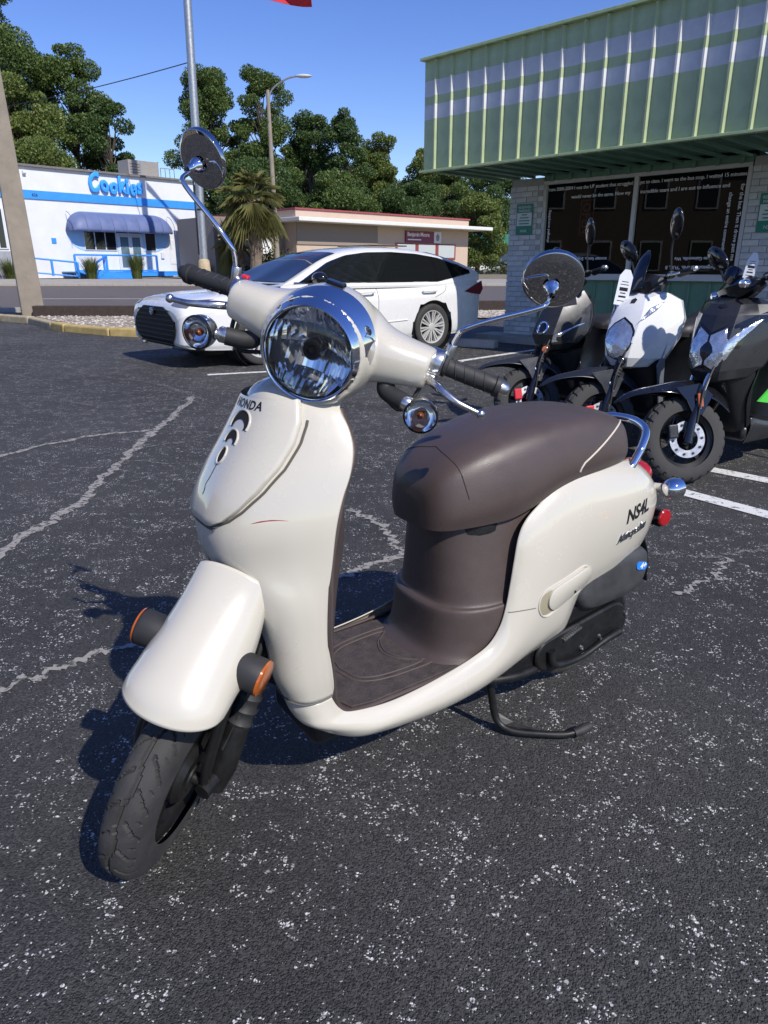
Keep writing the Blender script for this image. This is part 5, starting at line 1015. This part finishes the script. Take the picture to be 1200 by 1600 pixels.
# ------------------------------------------------------------------ white sedan (x forward from rear axle, y left)
def sedan():
    T = thing('sedan_car', 'white sedan with dark tinted windows and black grille parked across the lot', 'car', frame((.165, 11.20, 0), (-.788, -.6157, 0), (.6157, -.788, 0)) @ Matrix.Scale(.965, 4))
    PW = mat('pearl_white_car_paint', (.74, .74, .73), .25, coat=.9, var=.012)
    def ring(x, zt_, w, zb):
        H = [(0, zt_), (.5 * w, zt_ - .006), (.80 * w, zt_ - .03), (.94 * w, zt_ - .085), (.99 * w, zt_ - .18), (1.0 * w, zt_ * .45 + .27), (.985 * w, .42), (.965 * w, .30), (.93 * w, zb + .03), (.82 * w, zb), (0, zb)]
        H = cr([(a, b, 0) for a, b in H], 26)[:, :2]
        return [(x, a, b) for a, b in H] + [(x, -a, b) for a, b in H[-2:0:-1]]
    ST = [(3.875, .66, .66, .36), (3.865, .73, .76, .31), (3.81, .785, .83, .25), (3.68, .83, .875, .22), (3.4, .87, .90, .20), (3.0, .905, .91, .19), (2.55, .94, .915, .19), (2.15, .962, .92, .19), (1.5, .965, .925, .19), (.7, .972, .925, .19), (.0, 1.0, .925, .19), (-.45, 1.045, .915, .20), (-.8, 1.07, .885, .23), (-1.0, 1.065, .83, .28), (-1.08, 1.0, .77, .33), (-1.11, .90, .70, .40)]
    bm_ = MB().ring([ring(*s_) for s_ in ST], 170); bb = MB(); bb.v = list(bm_.v); bb.f = list(bm_.f); bvh = bb.bvh()
    def dw(p): return min(math.hypot(p[0] - x, p[2] - .335) for x in (0, 2.87))
    bm_.f = [q for q in bm_.f if len(q) > 4 or not (abs(sum(bm_.v[i][1] for i in q) / 4) > .5 and sum(bm_.v[i][2] for i in q) / 4 < .80 and dw(np.mean([bm_.v[i] for i in q], 0)) < .372)]
    V2 = []
    for p in bm_.v:
        if abs(p[1]) > .5 and dw(p) < .384:
            xw = 0 if p[0] < 1.4 else 2.87; d = math.hypot(p[0] - xw, p[2] - .335) + 1e-6; p = (xw + (p[0] - xw) * .384 / d, p[1], .335 + (p[2] - .335) * .384 / d)
        V2.append(p)
    bm_.v = V2; bo = bm_.build('body', PW, T, 35)
    for x in (0, 2.87):
        for s_ in (1, -1): MB().lathe([(-.35, 1e-4), (-.35, .386), (.045, .386), (.050, .380)], (x, s_ * .86, .335), (0, s_, 0), 44, a0=R(-10), a1=R(190)).build('wheel_arch', BLACK, bo)
    # cabin
    prof = [(2.55, .945), (2.32, 1.05), (2.05, 1.18), (1.75, 1.315), (1.42, 1.405), (1.05, 1.447), (.6, 1.457), (.15, 1.437), (-.25, 1.385), (-.6, 1.295), (-.85, 1.205), (-1.02, 1.115)]
    rows = []
    for x, z in prof:
        zb = .965 if x > -.2 else .965 + (-.2 - x) * .10; zb = min(zb, z - .005); h = z - zb
        def yy(zz): return .875 - .27 * max(0, zz - 1.0) / .42 - (.06 * max(0, -.3 - x))
        rows.append([(x, yy(zb), zb - .06), (x, yy(zb), zb), (x, yy(zb + h * .4), zb + h * .4), (x, yy(zb + h * .72), zb + h * .74), (x, yy(zb + h * .9) - .05, zb + h * .91), (x, .42, z - .012), (x, 0, z)])
    cb = MB().loft(rows, 30, 60).mirror(); cbv = cb.bvh(); ca = cb.build('cabin', PW, T, 50)
    top = lambda x: float(np.interp(-x, [-p[0] for p in prof], [p[1] for p in prof]))
    def dlo(x0, x1, m_, name, par, off, lo=None, ins=.075, n=24):
        G = []
        for x in np.linspace(x0, x1, n):
            zl = .985 + max(0, -.1 - x) * .15; zh = max(zl + .004, top(x) - ins - .02); row = []
            for t in np.linspace(0, 1, 10):
                z = zl + (zh - zl) * t; h = cbv.ray_cast(Vector((x, 1.6, z)), Vector((0, -1, 0))); y = h[0].y if h[0] else .7; row.append((x, y + off, z))
            G.append(row)
        for s_ in (1, -1): MB().grid(np.array(G) * (1, s_, 1)).build(name, m_, par, 60)
        return G
    TINT = mat('tinted_car_window', (.008, .009, .010), .03, spec=.55)
    G = dlo(2.36, -.84, GBLACK, 'window_surround', ca, .004, ins=.062, n=44)
    for a, b in ((2.26, 1.10), (.98, -.06), (-.12, -.70)): dlo(a, b, TINT, 'side_window', ca, .007)
    for s_ in (1, -1): MB().tube([(p[-1][0], p[-1][1] * s_, p[-1][2]) for p in G], .007, 6).build('window_trim', CHROME, ca); MB().tube([(p[0][0], (p[0][1] + .002) * s_, p[0][2] - .006) for p in G], .006, 6).build('window_trim', CHROME, ca)
    def glassx(P, w0, w1, name, d):
        g_ = []
        for i, (x, z) in enumerate(P):
            w_ = w0 + (w1 - w0) * i / (len(P) - 1); row = []
            for y in np.linspace(-w_, w_, 16):
                h = cbv.ray_cast(Vector((x + d * 1.0, y, z + .7)), Vector((-d * 1.0, 0, -.7)).normalized()); q = h[0] if h[0] else Vector((x, y, z)); row.append((q.x + d * .006, q.y, q.z + .008))
            g_.append(row)
        MB().grid(np.array(g_)).build(name, TINT, ca, 60)
    glassx([(2.43 - .87 * t, .99 + .38 * t) for t in np.linspace(0, 1, 10)], .80, .60, 'windscreen', 1); glassx([(-.93 + .75 * t, 1.13 + .25 * t) for t in np.linspace(0, 1, 8)], .68, .52, 'rear_window', -1)
    MB().box((.45, 0, 1.470), (.7, .8, .016)).build('sunroof', GBLACK, ca, 0, bevel=.004)
    for s_ in (1, -1): MB().tube([(2.46, s_ * .80, .965), (2.52, s_ * .4, .965), (2.54, 0, .96)], .012, 6).build('wiper', BLACK, ca)
    # panel gaps, handles, mirror
    GAP = mat('panel_gap_dark', (.10, .10, .10), .8)
    def sidec(P, r, m_, name):
        for s_ in (1, -1):
            q = []
            for x, z in cr([(a, b, 0) for a, b in P], 20)[:, :2]:
                h = bvh.ray_cast(Vector((x, s_ * 1.6, z)), Vector((0, -s_, 0)))
                if h[0]: q.append((h[0].x, h[0].y, h[0].z))
            if len(q) > 3: MB().tube(q, r, 5).build(name, m_, bo)
    for P in ([(2.20, .95), (2.20, .75), (2.16, .45), (2.12, .27)], [(1.03, .96), (1.03, .75), (1.03, .45), (1.04, .27)], [(-.28, 1.0), (-.22, .85), (-.02, .76)]): sidec(P, .004, GAP, 'door_gap')
    sidec([(1.9, .42), (1.0, .44), (.5, .46)], .012, PW, 'body_moulding'); sidec([(3.2, .80), (2.0, .86), (.5, .88), (-.8, .93)], .006, PW, 'shoulder_crease')
    for x in (1.24, .10):
        for s_ in (1, -1): MB().tube([(x + .13, s_ * .925, .845), (x + .1, s_ * .955, .85), (x - .1, s_ * .955, .852), (x - .13, s_ * .925, .85)], .014, 8, 16).build('door_handle', PW, bo)
    for s_ in (1, -1):
        m_ = MB().ell((2.06, s_ * 1.03, 1.035), (.10, .13, .085), 18).build('wing_mirror', GBLACK, T); MB().box((2.07, s_ * .92, 1.0), (.06, .12, .03)).build('mirror_arm', GBLACK, m_, 0, bevel=.01)
        MB().box((1.99, s_ * 1.14, 1.03), (.03, .02, .02)).build('mirror_signal', AMBER, m_, 0, bevel=.005)
    # nose
    def nose(poly, m_, name, off, par, n=14):
        g_ = []
        for t in np.linspace(0, 1, n):
            (y0, z0), (y1, z1) = poly(t); row = []
            for s_ in np.linspace(0, 1, n):
                y, z = y0 + (y1 - y0) * s_, z0 + (z1 - z0) * s_; h = bvh.ray_cast(Vector((4.6, y, z)), Vector((-1, 0, 0))); q = h[0] if h[0] else Vector((3.8, y, z)); row.append((q.x + off, q.y, q.z))
            g_.append(row)
        return MB().grid(np.array(g_)).build(name, m_, par, 60)
    gr = nose(lambda t: ((-(.42 + .30 * (1 - abs(2 * t - 1) ** 2) - .1 * t), .25 + .47 * t), (.42 + .30 * (1 - abs(2 * t - 1) ** 2) - .1 * t, .25 + .47 * t)), mat('grille_black', (.006, .0065, .008), .6, spec=.15), 'grille', .010, T)
    for k in range(8):
        z = .285 + k * .056; wv = .66 - .045 * abs(k - 3) ; q = []
        for y in np.linspace(-wv, wv, 21):
            h = bvh.ray_cast(Vector((4.6, y, z)), Vector((-1, 0, 0)))
            if h[0]: q.append((h[0].x + .018, y, z))
        MB().tube(q, .009, 6).build('grille_bar', mat('grille_bar_blue', (.010, .011, .014), .5, spec=.2), gr)
    MB().lathe([(0, .07), (.012, .07), (.016, .055), (.016, 0)], (3.885, 0, .66), (1, 0, .25), 28).xf(lambda p: (p[0], p[1], .66 + (p[2] - .66) * .75)).build('emblem_disc', DGREY, gr)
    for a_, b_ in ((.05, .032), (.022, .030), (.05, .012)): MB().tube([(3.908, a_ * math.cos(t), .665 + b_ * math.sin(t)) for t in np.linspace(0, 2 * math.pi, 28)], .005, 6).build('emblem_ring', CHROME, gr)
    for s_ in (1, -1):
        nose(lambda t: ((s_ * .52, .745 + .03 * t), (s_ * .80, .715 + .10 * t)), mat('car_headlamp', (.30, .32, .34), .08, .6), 'headlamp', .006, T)
        MB().tube([(3.84, s_ * .45, .245), (3.78, s_ * .70, .235), (3.62, s_ * .86, .24)], .02, 8, 16).build('bumper_lip', GBLACK, T)
        MB().prism([(-.78, .80), (-.62, .83), (-1.02, .98), (-1.06, .86), (-1.0, .78)], .0, .012, lambda u, v, h: (u, s_ * (.895 + h + .10 * (u + .62)), v)).build('tail_lamp', mat('dark_red_lamp', (.16, .008, .02), .15, coat=.6), T, 0)
    MB().box((-1.09, 0, .90), (.06, 1.3, .10)).build('tail_lamp_bar', MATS['dark_red_lamp'], T, 0, bevel=.02)
    MB().box((-1.12, 0, .72), (.02, .5, .16)).build('number_plate', WHITE, T, 0)
    for x in (0, 2.87):
        for s_ in (1, -1):
            w = bpy.data.objects.new('wheel', None); col.objects.link(w); w.parent = T; c = (x, s_ * .795, .335)
            MB().lathe([(-.11, .23), (-.112, .29), (-.10, .325), (-.06, .334), (.06, .334), (.10, .325), (.112, .29), (.105, .245), (.095, .238)], c, (0, s_, 0), 56, 30).build('tyre', TYRE, w)
            MB().lathe([(.098, .243), (.104, .238), (.100, .225), (.07, .215), (-.05, .21)], c, (0, s_, 0), 48).build('rim', mat('silver_wheel_paint', (.62, .61, .59), .35, .35), w); MB().lathe([(.02, .215), (.02, 0)], c, (0, s_, 0), 32).build('brake_shade', BLACK, w)
            sp = MB()
            for k in range(20):
                a = 2 * math.pi * k / 20 + (.05 if k % 2 else -.05); u = np.array((math.cos(a), 0, math.sin(a))); v = np.array((-math.sin(a), 0, math.cos(a))); n_ = np.array((0, s_, 0)); c_ = np.array(c)
                q = [c_ + u * .04 + v * .008, c_ + u * .04 - v * .008, c_ + u * .228 - v * .011, c_ + u * .228 + v * .011]; sp.add([p + n_ * .085 for p in q[:2]] + [p + n_ * .097 for p in q[2:]] + [p + n_ * .05 for p in q], [(0, 1, 2, 3), (0, 4, 5, 1), (1, 5, 6, 2), (2, 6, 7, 3), (3, 7, 4, 0)])
            sp.lathe([(.05, .06), (.088, .055), (.094, .03), (.094, 0)], c, (0, s_, 0), 24); sp.build('spokes', MATS['silver_wheel_paint'], w)
    return T
sedan()

# ------------------------------------------------------------------ modern scooters parked in a row along the shop
def modern(label, cx, cy, heading, steer, v):
    """v: dict of looks; placed by its front wheel contact"""
    h = np.array((math.cos(heading), math.sin(heading))); o = np.array((cx, cy)) - h * 1.30 + np.array((h[1], -h[0])) * 0
    T = thing('motor_scooter', label, 'scooter', frame((o[0], o[1], 0), (h[0], h[1], 0), (-h[1], h[0], 0)))
    st = steer_fn(1.385, R(27), steer); P1, P2, ACC = v['paint'], v['lower'], v.get('accent')
    r = .238
    fw = wheel(T, (1.30, 0, r), r, .118, .155, xf=st, tread='block', name='front_wheel', rimmat=mat('dark_rim', (.02, .02, .021), .35, .5), spokes=5); wheel(T, (0, 0, r), r, .12, .155, tread='block', name='rear_wheel', rimmat=MATS['dark_rim'])
    # disc brake on the left
    ds = []
    for rr_ in (.060, .100):
        ds.append([(1.30 + rr_ * math.cos(a), .064, r + rr_ * math.sin(a)) for a in np.linspace(0, 2 * math.pi, 72, False)])
    MB().grid(np.array(ds), True).xf(st).build('brake_disc', mat('disc_steel', (.40, .40, .41), .38, .85, var=.15, vscale=30), fw, 0, solid=.004)
    for k in range(10):
        a = k * .628; MB().lathe([(0, .007), (.0035, .007), (.0036, 0)], (1.30 + .082 * math.cos(a), .066, r + .082 * math.sin(a)), (0, 1, 0), 8).xf(st).build('disc_hole', BLACK, fw)
    MB().box((1.385, .075, r + .05), (.055, .03, .075)).xf(st).build('brake_caliper', v.get('caliper', DGREY), T, 0, bevel=.008)
    for s_ in (1, -1):
        MB().tube([(1.315, s_ * .083, r - .02), (1.28, s_ * .083, r + .09), (1.20, s_ * .083, r + .25)], [.026, .024, .021], 14).xf(st).build('fork_leg', GBLACK, T)
        MB().tube([(1.20, s_ * .083, r + .25), (1.12, s_ * .083, r + .41)], .014, 12).xf(st).build('fork_tube', CHROME if v['kind'] == 3 else BLACK, T)
        if v['kind'] != 3:
            pts = [(1.20 + (1.12 - 1.20) * t, s_ * .083, r + .25 + .16 * t) for t in np.linspace(0, 1, 19)]; MB().tube(pts, [.024 if k % 2 else .029 for k in range(19)], 12).xf(st).build('fork_boot', RUBBER, T)
        if v['kind'] == 3: MB().box((1.235, s_ * .109, r + .20), (.03, .014, .075)).xf(st).build('fork_reflector', AMBER, T, 0, bevel=.006)
        else: MB().lathe([(0, .024), (.012, .024), (.016, .016), (.016, 0)], (1.17, s_ * .112, r + .33), (.2, s_, 0), 20).xf(st).build('fork_reflector', AMBER if v['kind'] == 1 else GBLACK, T)
    MB().tube([(1.26, .10, r + .08), (1.22, .125, r + .25), (1.13, .12, r + .40)], .006, 6, 14).xf(st).build('brake_hose', RUBBER, T)
    MB().tube([(1.11, 0, .62), (.88, 0, 1.02)], .03, 12).xf(st).build('steering_stem', STEELB, T)
    # beak fender
    rows = [[(1.66, -.012, .475), (1.665, 0, .482), (1.66, .012, .475)], [(1.56, -.055, .505), (1.57, 0, .53), (1.56, .055, .505)], [(1.42, -.082, .505), (1.43, 0, .55), (1.42, .082, .505)], [(1.28, -.088, .47), (1.28, 0, .56), (1.28, .088, .47)], [(1.15, -.088, .44), (1.14, 0, .54), (1.15, .088, .44)], [(1.06, -.085, .36), (1.03, 0, .44), (1.06, .085, .36)]]
    fe = MB().loft(rows, 15, 30).xf(st).build('front_fender', v['fender'], T, 40, solid=.004)
    for s_ in (1, -1):
        MB().prism([(1.36, .52), (1.22, .53), (1.15, .46), (1.22, .36), (1.27, .36), (1.30, .44)], .086, .094, lambda u, w_, q: (u, s_ * q, w_)).xf(st).build('fender_stay', v['fender'], fe, 0, bevel=.003)
        for bx_, bz_ in ((1.235, .40), (1.245, .445)): MB().lathe([(0, .009), (.006, .009), (.007, 0)], (bx_, s_ * .094, bz_), (0, s_, 0), 8).xf(st).build('bolt', ALU, fe)
    # front apron
    if v['kind'] == 2:
        Cn = [(1.00, .985), (1.06, .93), (1.11, .87), (1.16, .79), (1.20, .70), (1.21, .62), (1.17, .555), (1.13, .535)]; Ed = [(.955, .065, 1.0), (.93, .15, .985), (.89, .215, .945), (.87, .240, .84), (.89, .225, .72), (.955, .185, .60), (1.03, .13, .55), (1.06, .08, .54)]
    elif v['kind'] == 3:
        Cn = [(1.00, .975), (1.075, .945), (1.13, .89), (1.175, .80), (1.21, .70), (1.215, .60), (1.18, .545), (1.13, .53)]; Ed = [(.95, .10, .98), (.92, .19, .95), (.90, .225, .90), (.895, .235, .82), (.91, .225, .72), (.97, .20, .63), (1.02, .16, .575), (1.04, .12, .55)]
    else:
        Cn = [(.99, .985), (1.05, .93), (1.11, .86), (1.17, .77), (1.215, .69), (1.20, .62), (1.16, .58), (1.12, .565)]; Ed = [(.96, .06, 1.0), (.93, .135, .98), (.91, .185, .90), (.91, .205, .81), (.95, .205, .71), (1.01, .175, .64), (1.05, .13, .60), (1.07, .09, .575)]
    rows = []
    for (xc, zc), (xe, ye, ze) in zip(Cn, Ed):
        rows.append([(xc, 0, zc), (xc - .008, .20 * ye, zc + (ze - zc) * .10), (xc - .022, .42 * ye, zc + (ze - zc) * .3), (xc - (xc - xe) * .50, .74 * ye, zc + (ze - zc) * .72), (xe, ye, ze), (xe - .05, ye * .96, ze - .005)])
    am = MB().grid(np.array(rows)).mirror(); ab = am.bvh(); ap = am.build('front_apron', P1, T, 16, solid=.006, bevel=.006)
    def patch(poly, name, m_, off, par=ap, both=False, thick=0):
        """poly of (y,z) on the apron, fanned from its centre"""
        for s_ in ((1, -1) if both else (1,)):
            cy_, cz_ = np.mean(poly, 0); mb = MB(); n_ = len(poly); V = []
            for k in range(9):
                t = k / 8
                for y, z in poly: V.append((cy_ + (y - cy_) * t, cz_ + (z - cz_) * t))
            pts = []
            for y, z in V:
                hh = ab.ray_cast(Vector((1.8, s_ * y, z)), Vector((-1, 0, 0))); q = hh[0] if hh[0] else Vector((1.0, s_ * y, z)); pts.append((q.x + off, q.y, q.z))
            mb.add(pts, [(k * n_ + i, k * n_ + (i + 1) % n_, (k + 1) * n_ + (i + 1) % n_, (k + 1) * n_ + i) for k in range(8) for i in range(n_)])
            o_ = mb.build(name, m_, par, 30)
    LAMP = MATS.get('scooter_lamp') or mat('scooter_lamp', (.60, .64, .68), .14, .75, var=.3, vscale=22, bump=.45, bscale=26)
    if v['kind'] == 2:
        hx = [(-.005, .835), (.055, .80), (.080, .765), (.085, .70), (.05, .625), (0, .605), (-.05, .625), (-.085, .70), (-.080, .765), (-.055, .80)]
        patch([(a * 1.12, .715 + (b - .715) * 1.10) for a, b in hx], 'headlight_surround', GBLACK, .002); patch(hx, 'headlight', LAMP, .006)
        patch([(.085, .80), (.15, .89), (.165, .94), (.120, .90)], 'indicator_lens', LAMP, .006, both=True); patch([(-.014, .925), (.014, .925), (.018, .945), (0, .955), (-.018, .945)], 'badge', DGREY, .004)
    elif v['kind'] == 3:
        vx = [(0.0, .63), (.055, .60), (.105, .66), (.135, .76), (.20, .885), (.175, .90), (.07, .84), (.0, .80)]
        vv = vx + [(-a, b) for a, b in vx[-2:0:-1]]
        patch([(a * 1.06, .74 + (b - .74) * 1.08) for a, b in vv], 'headlight_surround', GBLACK, .002); patch([(.006, .64), (.052, .615), (.10, .67), (.128, .76), (.185, .875), (.07, .828), (.006, .79)], 'headlight', LAMP, .006, both=True)
        patch([(.025, .935), (0, .95), (-.025, .935), (0, .925)], 'badge', DGREY, .004)
    else:
        patch([(.033 * math.cos(a), .735 + .033 * math.sin(a)) for a in np.linspace(0, 6.28, 20, False)], 'projector_lamp', GBLACK, .006)
        ringp = []
        for a in np.linspace(0, 2 * math.pi, 30):
            hh = ab.ray_cast(Vector((1.8, .037 * math.cos(a), .735 + .037 * math.sin(a))), Vector((-1, 0, 0))); ringp.append((hh[0].x + .008, hh[0].y, hh[0].z))
        MB().tube(ringp, .008, 8).build('lamp_ring', CHROME, ap); patch([(.075, .64), (.10, .645), (.19, .77), (.165, .755), (.09, .69)], 'headlight', LAMP, .006, both=True)
    # leg shield, floor, body
    MB().loft([[(.90, 0, .96), (.90, .12, .96), (.91, .17, .94)], [(.86, 0, .8), (.88, .16, .8), (.93, .205, .8)], [(.88, 0, .6), (.90, .15, .6), (.97, .19, .62)], [(.92, 0, .42), (.95, .14, .42), (.99, .165, .45)], [(.90, 0, .28), (.93, .14, .28), (.95, .165, .30)]], 16, 20).mirror().build('leg_shield', P2, T, 40)
    MB().loft([[(1.09, 0, .56), (1.06, .10, .56), (.98, .18, .60)], [(1.03, 0, .42), (1.01, .11, .42), (.96, .172, .44)], [(.98, 0, .30), (.97, .11, .30), (.93, .168, .32)], [(.90, 0, .20), (.90, .12, .20), (.86, .165, .24)]], 14, 16).mirror().build('lower_cowl', P2, T, 40)
    if v.get('side'): 
        for s_ in (1, -1): MB().prism([(1.00, .60), (1.03, .56), (.99, .44), (.95, .30), (.90, .32), (.93, .48), (.94, .60)], .180, .192, lambda u, w_, q: (u, s_ * q, w_)).build('side_wing', v['side'], T, 0, bevel=.006)
    MB().box((.66, 0, .245), (.56, .32, .09)).build('floorboard', BLACK, T, 30, bevel=.025)
    for s_ in (1, -1):
        MB().loft([[(.92, s_ * .168, .34), (.92, s_ * .175, .28), (.92, s_ * .15, .19)], [(.6, s_ * .175, .29), (.6, s_ * .185, .25), (.6, s_ * .155, .18)], [(.42, s_ * .165, .42), (.42, s_ * .19, .30), (.42, s_ * .16, .2)], [(.25, s_ * .165, .66), (.22, s_ * .20, .48), (.2, s_ * .16, .34)], [(-.1, s_ * .15, .74), (-.1, s_ * .185, .62), (-.1, s_ * .15, .48)], [(-.36, s_ * .08, .82), (-.36, s_ * .10, .74), (-.36, s_ * .08, .64)]], 14, 40).build('side_cover', P1 if v['kind'] != 2 else P2, T, 40, solid=.004)
        if ACC: MB().prism([(.90, .43), (.70, .53), (.60, .42), (.72, .40)], .176, .188, lambda u, w_, q: (u, s_ * q, w_)).build('side_flash', ACC, T, 0)
    MB().loft([[(.50, -.13, .72), (.53, 0, .72), (.50, .13, .72)], [(.48, -.14, .5), (.51, 0, .5), (.48, .14, .5)], [(.50, -.16, .28), (.56, 0, .28), (.50, .16, .28)]], 16, 12).build('seat_base', BLACK, T)
    S_ = [(.56, .05, .70, .745), (.50, .11, .695, .785), (.38, .14, .69, .80), (.22, .155, .70, .795), (.08, .16, .72, .80), (.0, .155, .74, .845), (-.15, .145, .76, .87), (-.30, .11, .78, .865), (-.36, .04, .79, .835)]
    rows = [[(x, -w_, zb), (x, -w_ * 1.02, zb + .5 * (z - zb)), (x, -w_ * .75, z - .01), (x, 0, z), (x, w_ * .75, z - .01), (x, w_ * 1.02, zb + .5 * (z - zb)), (x, w_, zb)] for x, w_, zb, z in S_]
    G = surf(rows, 30, 40); sm = MB().grid(G); sm.add(G[0], [tuple(range(30))]); sm.add(G[-1], [tuple(range(30))]); sm.build('seat', mat('black_vinyl', (.022, .021, .021), .5, bump=.1, bscale=300), T, 60)
    MB().tube([(-.15, .13, .80), (-.35, .12, .86), (-.42, 0, .87), (-.35, -.12, .86), (-.15, -.13, .80)], .014, 10, 30).build('grab_rail', BLACK, T); MB().box((-.37, 0, .72), (.05, .16, .06)).build('tail_light', RED, T, 0, bevel=.02)
    MB().box((.13, .02, .27), (.44, .26, .17)).build('engine', STEELB, T, 0, bevel=.04); MB().lathe([(0, .04), (.05, .065), (.38, .07), (.42, .04)], (.22, -.15, .30), (-1, 0, .1), 20).build('muffler', STEELB, T)
    MB().tube([(.36, .10, .22), (.37, .20, .08), (.33, .26, .006)], .011, 8, 14).build('side_stand', STEELB, T)
    MB().loft([[(-.25, y, .62), (-.38, y, .55), (-.46, y, .40)] for y in (-.08, 0, .08)], 10, 5).build('rear_fender', BLACK, T, solid=.004)
    # bars
    cp = [(.97, .955), (.99, 1.03), (.93, 1.085), (.84, 1.06), (.80, 1.0), (.86, .955)]
    MB().ring([[(.89 + (x - .89) * k, y, 1.01 + (z - 1.01) * k) for x, z in cp] for y, k in ((-.17, .35), (-.12, .75), (-.05, 1), (.05, 1), (.12, .75), (.17, .35))], 20).xf(st).build('handlebar_cover', BLACK if v['kind'] != 3 else GBLACK, T, 50)
    MB().tube([(.80, -.34, 1.03), (.86, -.20, 1.035), (.885, 0, 1.0), (.86, .20, 1.035), (.80, .34, 1.03)], .012, 10, 30).xf(st).build('handlebar', STEELB, T)
    if v['kind'] == 3:
        MB().lathe([(-.03, 0), (-.03, .04), (.0, .052), (.03, .045), (.035, 0)], (.93, 0, 1.095), (-.7, 0, .7), 24).xf(st).build('instrument_pod', GBLACK, T)
        for s_ in (1, -1): MB().lathe([(0, .02), (.03, .028), (.05, .02), (.055, 0)], (.93, s_ * .13, 1.02), (1, s_ * .3, 0), 18).xf(st).build('bar_indicator', CHROME, T)
    else:
        vr = [[(.985, -.085, .985), (1.03, 0, .985), (.985, .085, .985)], [(.955, -.095, 1.08), (.99, 0, 1.08), (.955, .095, 1.08)], [(.90, -.07, 1.18), (.925, 0, 1.19), (.90, .07, 1.18)], [(.865, -.02, 1.235), (.87, 0, 1.24), (.865, .02, 1.235)]]
        if v['kind'] == 1: vr = [[(a, b, .985 + (c_ - .985) * .55) for a, b, c_ in q] for q in vr]
        MB().loft(vr, 15, 16).xf(st).build('windscreen', GBLACK, T, 40, solid=.004)
    for s_ in (1, -1):
        g_ = MB().lathe([(0, .015), (.01, .019), (.10, .018), (.11, .021), (.118, .020), (.12, 0)], (.822, s_ * .225, 1.031), (-.20, s_, 0), 16).xf(st).build('handlebar_grip', RUBBER, T)
        MB().lathe([(0, .014), (.02, .014), (.024, .009), (.024, 0)], (.798, s_ * .345, 1.031), (-.2, s_, 0), 14).xf(st).build('bar_end', ALU, g_)
        MB().tube([(.87, s_ * .19, 1.03), (.90, s_ * .24, 1.03), (.885, s_ * .33, 1.02)], [.007, .007, .005], 8, 14).xf(st).build('brake_lever', ALU if v['kind'] != 1 else BLACK, T); MB().box((.85, s_ * .185, 1.04), (.04, .05, .04)).xf(st).build('switch_housing', BLACK, T, 0, bevel=.008)
        mv = bpy.data.objects.new('rear_view_mirror', None); col.objects.link(mv); mv.parent = T; mh = v.get('mirror', 1.30)
        MB().tube([(.85, s_ * .195, 1.05), (.85, s_ * .22, mh - .13), (.845, s_ * .25, mh - .06)], .006, 8, 16).xf(st).build('stem', BLACK, mv)
        A_ = Matrix.Translation((.84, s_ * .275, mh)) @ Matrix.Rotation(s_ * -.75, 4, 'X') @ Matrix.Rotation(.15, 4, 'Y')
        MB().ell((0, 0, 0), (.026, .056, .095), 20, A_).xf(st).build('mirror_shell', GBLACK, mv)
    return T, st
DK = mat('matt_dark_grey_paint', (.036, .037, .039), .33, .35, coat=.25, var=.06, vscale=20); WH = mat('gloss_white_paint', (.76, .77, .77), .25, coat=.8, var=.01); GREENF = mat('lime_green_decal', (.08, .55, .06), .4)
BLU = mat('dark_blue_plastic', (.014, .016, .022), .35, var=.1)
HD = R(221)
t1, s1 = modern('dark grey scooter with round projector lamp nearest the narrow brick pier', 1.02, 5.00, HD, R(-36), dict(kind=1, paint=DK, lower=BLACK, fender=DK, mirror=1.29, caliper=REDB))
t2, s2 = modern('white and black scooter with tall dark windscreen and paper price tag', 1.34, 4.36, HD, R(-34), dict(kind=2, paint=WH, lower=BLACK, fender=BLU, side=mat('grey_blue_wing', (.12, .13, .15), .4), mirror=1.31, caliper=REDB))
t3, s3 = modern('dark grey scooter with green side flash and large twin headlight', 1.64, 3.80, R(219), R(-36), dict(kind=3, paint=DK, lower=BLACK, fender=GBLACK, accent=GREENF, mirror=1.26))
PAPER = mat('paper_tag', (.68, .70, .74), .7, var=.05)
def price_tag(T, st, p, yaw, hgt, label):
    M_ = T.matrix_world if T.parent is None else T.matrix_world
    q = T.matrix_basis @ Vector(tuple(st(p))); o = thing('price_tag', label, 'tag', Matrix.Translation(q) @ Matrix.Rotation(yaw, 4, 'Z') @ Matrix.Rotation(R(8), 4, 'Y'))
    w_ = hgt * .42; MB().prism([(-w_ / 2, -hgt), (w_ / 2, -hgt), (w_ / 2, -.04), (w_ * .2, 0), (-w_ * .2, 0), (-w_ / 2, -.04)], 0, .0012, lambda u, v, h: (u, -h, v)).build('card', PAPER, o, 0)
    for z, bw, bh in ((-.34, .5, .02), (-.42, .62, .02), (-.55, .62, .10), (-.66, .40, .03), (-.76, .55, .05), (-.88, .62, .02)):
        MB().box((0, -.0016, hgt * z), (w_ * bw, .0004, hgt * bh)).build('printed_line', INKB, o, 0)
price_tag(t2, s2, (1.045, .055, 1.12), R(8), .21, 'white printed price tag hanging on the dark windscreen')
price_tag(t3, s3, (.90, .16, 1.17), R(-20), .13, 'small white price tag hanging from the bars of the green flashed scooter')
